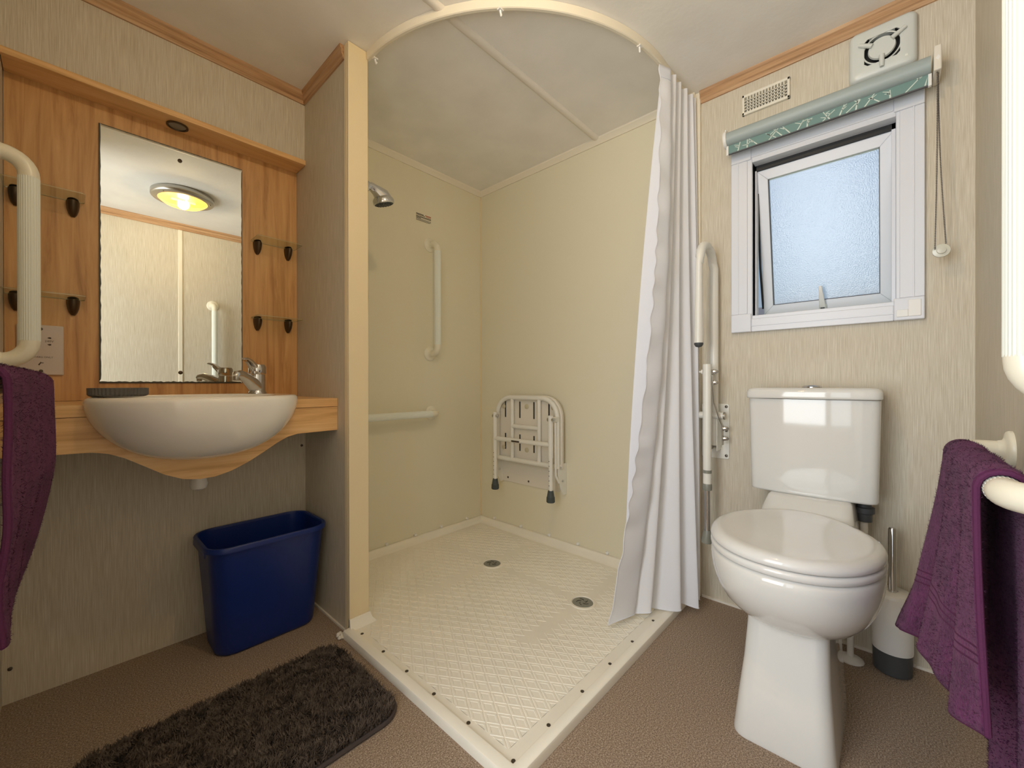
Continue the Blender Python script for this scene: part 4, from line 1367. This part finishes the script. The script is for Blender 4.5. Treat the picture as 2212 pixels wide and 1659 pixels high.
for (y, z) in ((1.610, 0.730), (1.440, 0.735), (1.262, 0.735), (1.612, 0.500), (1.440, 0.500)):
    MB().lathe([(0.013, 0), (0.013, 0.004), (0.010, 0.006), (0, 0.0065)], (1.686, y, z), (-1, 0, 0), 18).build('stud', 'bumper', pan)
LXs = 1.622
for y in (1.618, 1.232):
    lg = MB().tube([(LXs, y, 0.700), (LXs, y, 0.490)], 0.0125, 14).build('leg', 'white_metal', fs)
    MB().tube([(LXs, y, 0.500), (LXs, y, 0.300)], 0.0105, 14).build('leg_extension', 'white_metal', lg)
    for k in range(7):
        MB().lathe([(0.0026, 0), (0.0026, 0.0006)], (LXs - 0.0103, y + 0.002, 0.475 - 0.024 * k), (-1, 0.2, 0), 8).build('height_hole', 'screw', lg)
    MB().tube([(LXs, y, 0.330), (LXs, y, 0.325), (LXs, y, 0.300), (LXs, y, 0.298), (LXs, y, 0.276), (LXs, y, 0.272)], [0.013, 0.0145, 0.0185, 0.0205, 0.0215, 0.019], 16).build('rubber_foot', 'rubber', lg)
    MB().lathe([(0.010, 0), (0.010, 0.010), (0.005, 0.014), (0, 0.015)], (LXs, y - 0.010, 0.680), (0, -1, 0), 16).build('pivot_bolt', 'chrome', fs)
    MB().lathe([(0.010, 0), (0.010, 0.006), (0, 0.008)], (LXs, y + 0.010, 0.680), (0, 1, 0), 16).build('pivot_nut', 'steel', fs)
    MB().box(LXs, FXs, y - 0.016 if y < 1.4 else y + 0.010, y - 0.010 if y < 1.4 else y + 0.016, 0.668, 0.692).build('leg_bracket', 'white_metal', fs, bevel=0.001)
MB().tube([(LXs, 1.618, 0.555), (LXs, 1.232, 0.555)], 0.0120, 14).build('cross_bar', 'white_metal', fs)
MB().box(LXs - 0.0130, LXs - 0.0118, 1.43, 1.485, 0.548, 0.557).build('sticker', 'print_dark', fs)
MB().box(1.732, XE - 0.0005, 1.262, 1.703, 0.294, 0.452).build('wall_plate', 'off_white', fs, bevel=0.002)
for y in (1.623, 1.468, 1.31):
    MB().lathe([(0.006, 0), (0.005, 0.002), (0, 0.003)], (1.732, y, 0.318), (-1, 0, 0), 14).build('plate_screw', 'screw', fs)
for y0 in (1.222, 1.668):
    sp_ = [(1.668, 0.45), (1.668, 0.40), (1.690, 0.330), (1.715, 0.292), (1.739, 0.290), (1.739, 0.452)]
    MB().prism(sp_, 1, y0 - 0.003, y0 + 0.003).build('side_bracket', 'white_metal', fs, bevel=0.001)
    MB().lathe([(0.009, 0), (0.008, 0.005), (0, 0.007)], (1.690, y0 - 0.003, 0.432), (0, -1, 0), 14).build('bracket_bolt', 'chrome', fs)
    MB().lathe([(0.007, 0), (0.006, 0.003), (0, 0.004)], (1.705, y0 - 0.003, 0.365), (0, -1, 0), 14).build('bracket_bolt', 'chrome', fs)
MB().tube([(1.648, 1.222, 0.665), (1.650, 1.222, 0.40), (1.680, 1.222, 0.360)], 0.006, 8).build('link_arm', 'white_metal', fs)

# ------------------------------------------------------------------ drop-down support rail
sr = thing('support_rail', (1.70, 0.50, 0.567), 'white drop-down support rail folded up between curtain and toilet', 'support rail')
MB().prism(rrect(0.506, 0.672, 0.100, 0.214, 0.008, 4), 0, XE - 0.006, XE - 0.0005).build('wall_plate', 'white_metal', sr, bevel=0.001)
for (y, z) in ((0.466, 0.768), (0.466, 0.676), (0.466, 0.578), (0.546, 0.768), (0.546, 0.578)):
    MB().lathe([(0.0058, 0), (0.005, 0.002), (0, 0.003)], (XE - 0.006, y, z), (-1, 0, 0), 14).build('plate_bolt', 'screw', sr)
yb = 0.500
cu_ = [(1.700, yb, 0.62), (1.700, yb, 1.30)]
for k in range(1, 13):
    a = R(180 * k / 12)
    cu_.append((1.625 + 0.075 * math.cos(a), yb + 0.004, 1.300 + 0.072 * math.sin(a)))
cu_ += [(1.550, yb + 0.006, 1.30), (1.550, yb + 0.008, 1.005)]
MB().tube(cu_, 0.0155, 18).build('arm', 'white_metal', sr)
MB().lathe([(0.0155, 0), (0.0155, 0.006), (0.010, 0.014), (0, 0.017)], (1.550, yb + 0.008, 1.005), (0, 0, -1), 18).build('end_cap', 'dark_grey', sr)
MB().tube([(1.690, 0.462, 0.735), (1.690, 0.560, 0.735)], 0.0135, 18).build('pivot_tube', 'white_metal', sr)
for y in (0.460, 0.562):
    MB().tube([(1.690, y - 0.003, 0.735), (1.690, y + 0.003, 0.735)], 0.0142, 18).build('pivot_cap', 'steel', sr)
MB().box(1.684, XE - 0.006, 0.484, 0.488, 0.60, 0.75).box(1.684, XE - 0.006, 0.514, 0.518, 0.60, 0.75).build('hinge_cheeks', 'white_metal', sr, bevel=0.001)
lgx, lgy = 1.618, 0.500
MB().tube([(lgx, lgy, 0.930), (lgx, lgy, 0.480)], 0.0145, 18).build('leg', 'white_metal', sr)
MB().lathe([(0.0150, 0), (0.0150, 0.012)], (lgx, lgy, 0.525), n=18).build('leg_band', 'drain_grey', sr)
MB().lathe([(0.0155, 0), (0.0165, 0.004), (0.0165, 0.020), (0.0150, 0.024)], (lgx, lgy, 0.462), n=18).build('leg_collar', 'drain_grey', sr)
MB().tube([(lgx, lgy, 0.470), (lgx, lgy, 0.300)], 0.0105, 16).build('leg_extension', 'chrome', sr)
MB().tube([(lgx, lgy, 0.312), (lgx, lgy, 0.302), (lgx, lgy + 0.002, 0.285), (lgx, lgy + 0.003, 0.266)], [0.012, 0.015, 0.017, 0.019], 16).build('foot', 'drain_grey', sr)
lk = [(1.622, 0.483, 0.890), (1.632, 0.480, 0.790), (1.668, 0.470, 0.720), (1.684, 0.466, 0.700), (1.688, 0.466, 0.625)]
rgk = []
for p in lk:
    rgk.append([(p[0] - 0.008, p[1] - 0.002, p[2]), (p[0] + 0.008, p[1] - 0.002, p[2]), (p[0] + 0.008, p[1] + 0.002, p[2]), (p[0] - 0.008, p[1] + 0.002, p[2])])
MB().loft(rgk).build('link', 'steel', sr, bevel=0.0008)
for (x, y, z) in ((1.625, 0.482, 0.902), (1.625, 0.481, 0.862), (1.690, 0.464, 0.688), (1.690, 0.464, 0.650)):
    MB().lathe([(0.0095, 0), (0.0095, 0.006), (0.007, 0.014), (0.003, 0.019), (0, 0.020)], (x, y, z), (0, -1, 0), 16).build('dome_nut', 'chrome', sr)
MB().box(1.612, 1.690, 0.486, 0.514, 0.893, 0.911).build('leg_bridge', 'white_metal', sr, bevel=0.002)
MB().lathe([(0.009, 0), (0.009, 0.006), (0.004, 0.009), (0.004, 0.014)], (1.625, 0.516, 0.902), (0, 1, 0), 12).build('wing_nut', 'white_metal', sr)
st = MB().box(XE - 0.0068, XE - 0.006, 0.480, 0.520, 0.600, 0.626).build('sticker', 'label_cream', sr)
MB().box(XE - 0.0072, XE - 0.0066, 0.502, 0.518, 0.619, 0.624).build('sticker_print', 'print_dark', st)
MB().box(XE - 0.0072, XE - 0.0066, 0.498, 0.518, 0.6105, 0.6120).box(XE - 0.0072, XE - 0.0066, 0.495, 0.518, 0.6065, 0.6080).build('sticker_print', 'print_dark', st)
text_mesh('sticker_print', 'CE', 0.011, 'print_dark', (XE - 0.0071, 0.488, 0.613), (R(90), 0, R(-90)), st)

# ------------------------------------------------------------------ toilet
CY = 0.186
wc = thing('toilet', (1.35, CY, 0.0), 'white close-coupled ceramic toilet with closed lid below the window', 'toilet')
def egg(sc, z, x0=1.285, af=0.232, ab=0.218, wd=0.183, n=64, ins=0.0, dx=0.0, p=2.25, taper=0.12):
    pts = []
    for k in range(n):
        a = 2 * PI * k / n
        ca, sa = math.cos(a), math.sin(a)
        e = 2.0 / p
        L_ = (af if ca < 0 else ab) * sc - ins
        wk = 1.0 - (taper * ca * ca if ca > 0 else 0)
        pts.append((x0 + dx + L_ * math.copysign(abs(ca) ** e, ca), CY + (wd * sc - ins) * wk * math.copysign(abs(sa) ** e, sa), z))
    return pts
def rr_ring(x0, x1, y0, y1, z, r_, n=6):
    return [(q[0], q[1], z) for q in rrect((x0 + x1) / 2, (y0 + y1) / 2, x1 - x0, y1 - y0, r_, n)]
b = MB()
rg = []
for (sc, z, dx) in ((0.30, 0.235, 0.05), (0.50, 0.244, 0.045), (0.66, 0.262, 0.035), (0.78, 0.285, 0.024), (0.875, 0.312, 0.014), (0.945, 0.345, 0.006), (0.985, 0.378, 0.002), (1.0, 0.408, 0), (0.997, 0.422, 0), (0.98, 0.429, 0), (0.90, 0.430, 0)):
    rg.append(egg(sc, z, dx=dx))
b.loft(rg)
b.build('bowl', 'ceramic', wc, ang=80)
rg = [rr_ring(1.112, 1.435, CY - 0.103, CY + 0.104, 0.0, 0.035), rr_ring(1.110, 1.440, CY - 0.102, CY + 0.103, 0.010, 0.035), rr_ring(1.128, 1.455, CY - 0.095, CY + 0.096, 0.09, 0.034), rr_ring(1.150, 1.480, CY - 0.088, CY + 0.089, 0.17, 0.034), rr_ring(1.172, 1.515, CY - 0.084, CY + 0.086, 0.25, 0.034), rr_ring(1.190, 1.53, CY - 0.084, CY + 0.086, 0.33, 0.034)]
MB().loft(rg).build('pedestal', 'ceramic', wc, ang=60)
rg = [rr_ring(1.42, 1.640, CY - 0.085, CY + 0.085, 0.26, 0.03), rr_ring(1.42, 1.690, CY - 0.110, CY + 0.110, 0.36, 0.03), rr_ring(1.42, 1.715, CY - 0.118, CY + 0.118, 0.43, 0.03), rr_ring(1.470, 1.718, CY - 0.112, CY + 0.112, 0.470, 0.03), rr_ring(1.530, 1.718, CY - 0.106, CY + 0.106, 0.500, 0.03), rr_ring(1.540, 1.715, CY - 0.100, CY + 0.100, 0.505, 0.03)]
MB().loft(rg).build('rear_platform', 'ceramic', wc, ang=60)
SE = dict(x0=1.272, af=0.220, ab=0.232, wd=0.184, p=2.12, taper=0.30)
rg = [egg(1, 0.4315, ins=0.010, **SE), egg(1, 0.4325, ins=0.004, **SE), egg(1, 0.437, **SE), egg(1, 0.446, **SE), egg(1, 0.450, ins=0.003, **SE), egg(1, 0.4505, ins=0.012, **SE)]
MB().loft(rg).build('seat', 'seat_plastic', wc, ang=60)
rg = [egg(1, 0.4525, ins=0.010, **SE), egg(1, 0.4535, ins=0.003, **SE), egg(1, 0.458, **SE), egg(1, 0.466, ins=0.001, **SE), egg(1, 0.473, ins=0.006, **SE), egg(1, 0.4775, ins=0.014, **SE), egg(1, 0.4790, ins=0.024, **SE), egg(1, 0.4785, ins=0.034, **SE), egg(1, 0.4772, ins=0.046, **SE), egg(0.5, 0.4790, **SE), egg(0.1, 0.4795, **SE)]
MB().loft(rg).build('lid', 'seat_plastic', wc, ang=80)
for y in (CY - 0.075, CY + 0.075):
    MB().tube([(1.500, y - 0.022, 0.460), (1.500, y + 0.022, 0.460)], 0.010, 14).build('hinge', 'seat_plastic', wc)
def cis(z, t, r_=0.030):
    # gently bowed front
    x0 = 1.558 + 0.012 * (1 - t)
    q = rr_ring(x0, 1.728, CY - 0.166 - 0.006 * t, CY + 0.166 + 0.004 * t, z, r_, 6)
    out = []
    for (x, y, zz) in q:
        s = 1 - ((y - CY) / 0.172) ** 2
        if x < 1.62:
            x -= 0.010 * max(s, 0)
        out.append((x, y, zz))
    return out
# finer front: subdivide by inserting points along the ring
def densify(r_, m=6):
    out = []
    for k in range(len(r_)):
        p, q = Vector(r_[k]), Vector(r_[(k + 1) % len(r_)])
        mm = 14 if (p - q).length > 0.1 else 1
        for j in range(mm):
            out.append(p.lerp(q, j / mm))
    return out
def bow(ring):
    return [(p[0] - (0.011 * max(1 - ((p[1] - CY) / 0.172) ** 2, 0) if p[0] < 1.60 else 0), p[1], p[2]) for p in ring]
def cis2(z, t, ins=0.0):
    q = rr_ring(1.566 + 0.010 * (1 - t) + ins, 1.728, CY - 0.163 - 0.006 * t + ins, CY + 0.163 + 0.005 * t - ins, z, 0.022, 5)
    return bow(densify(q))
MB().loft([cis2(0.504, 0.0, 0.008), cis2(0.507, 0.0, 0.001), cis2(0.512, 0.0)] + [cis2(0.512 + 0.296 * k / 6, k / 6) for k in range(1, 7)]).build('cistern', 'ceramic', wc, ang=60)
def cl(z, ins):
    return bow(densify(rr_ring(1.553 + ins, 1.734, CY - 0.173 + ins, CY + 0.173 - ins, z, 0.022, 5)))
MB().loft([cl(0.8095, 0.006), cl(0.811, 0.001), cl(0.815, 0.0), cl(0.831, 0.0005), cl(0.839, 0.004), cl(0.8435, 0.012), cl(0.8445, 0.022)]).build('cistern_lid', 'ceramic', wc, ang=60)
MB().lathe([(0.027, 0), (0.027, 0.003), (0.023, 0.007), (0.021, 0.008), (0, 0.0085)], (1.645, CY, 0.8443), n=32).build('flush_button', 'chrome', wc)
MB().lathe([(0.020, -0.020), (0.020, 0.004), (0.026, 0.006), (0.026, 0.022), (0.018, 0.024), (0.018, 0.046)], (1.655, CY - 0.128, 0.458), n=20).build('inlet_fitting', 'dark_grey', wc)
MB().lathe([(0.010, 0), (0.010, 0.05)], (1.655, CY - 0.128, 0.395), n=14).build('inlet_connector', 'off_white', wc)

pp = thing('water_pipe', (1.655, 0.090, 0.0), 'white water pipe with floor collar between toilet and brush', 'pipe')
MB().tube([(1.652, 0.090, 0.0), (1.653, 0.090, 0.2), (1.655, CY - 0.118, 0.32), (1.655, CY - 0.128, 0.40)], 0.0085, 14).build('tube', 'white_plastic', pp)
MB().lathe([(0.034, 0.0005), (0.033, 0.004), (0.022, 0.010), (0.010, 0.013)], (1.652, 0.090, 0.0), n=28).build('floor_collar', 'white_plastic', pp)

# ------------------------------------------------------------------ toilet brush
tb = thing('toilet_brush', (1.672, -0.008, 0.0), 'white toilet brush holder with grey base and steel handle', 'toilet brush')
bx0, by0 = 1.672, -0.006
MB().lathe([(0.040, 0.001), (0.044, 0.004), (0.0455, 0.068), (0.0, 0.068)], (bx0, by0, 0), n=36).build('base', 'dark_grey', tb)
MB().lathe([(0.0462, 0.066), (0.0468, 0.070), (0.0475, 0.225), (0.046, 0.234), (0.042, 0.238), (0.013, 0.240), (0.012, 0.236)], (bx0, by0, 0), n=36).build('holder', 'white_plastic', tb, ang=50)
MB().tube([(bx0 - 0.010, by0, 0.22), (bx0 - 0.010, by0, 0.425), (bx0 - 0.010, by0, 0.430)], [0.0098, 0.0098, 0.007], 18).build('handle', 'chrome', tb)

# ------------------------------------------------------------------ ceiling lamp (seen in the mirror)
lm = thing('ceiling_lamp', (0.50, 0.425, H), 'round ceiling lamp with steel ring and glowing yellow dome seen in the mirror', 'lamp')
MB().lathe([(0.150, 0), (0.156, -0.006), (0.156, -0.030), (0.150, -0.036), (0.122, -0.040), (0.120, -0.034)], (0.50, 0.425, H - 0.0005), n=56).build('ring', 'steel', lm, ang=50)
MB().lathe([(0.121, -0.034), (0.112, -0.050), (0.092, -0.064), (0.062, -0.074), (0.03, -0.079), (0.0, -0.080)], (0.50, 0.425, H), n=48).build('dome', 'lamp_dome', lm)
for a in (20, 140, 260):
    MB().lathe([(0.004, 0), (0.003, 0.003), (0, 0.004)], (0.50 + 0.136 * math.cos(R(a)), 0.425 + 0.136 * math.sin(R(a)), H - 0.0385), (0, 0, -1), 10).build('ring_screw', 'screw', lm)

MB().tube([(0.44, 0.425, H - 0.036), (0.56, 0.425, H - 0.036)], 0.010, 12).build('lamp_holder', 'white_plastic', lm)
pd = bpy.data.lights.new('ceiling_lamp_bulb', 'POINT')
pd.energy = 16.0
pd.color = (1.0, 0.88, 0.68)
pd.shadow_soft_size = 0.03
po = bpy.data.objects.new('ceiling_lamp_bulb', pd)
po.location = (0, 0, -0.060)
po.parent = lm
COL.objects.link(po)
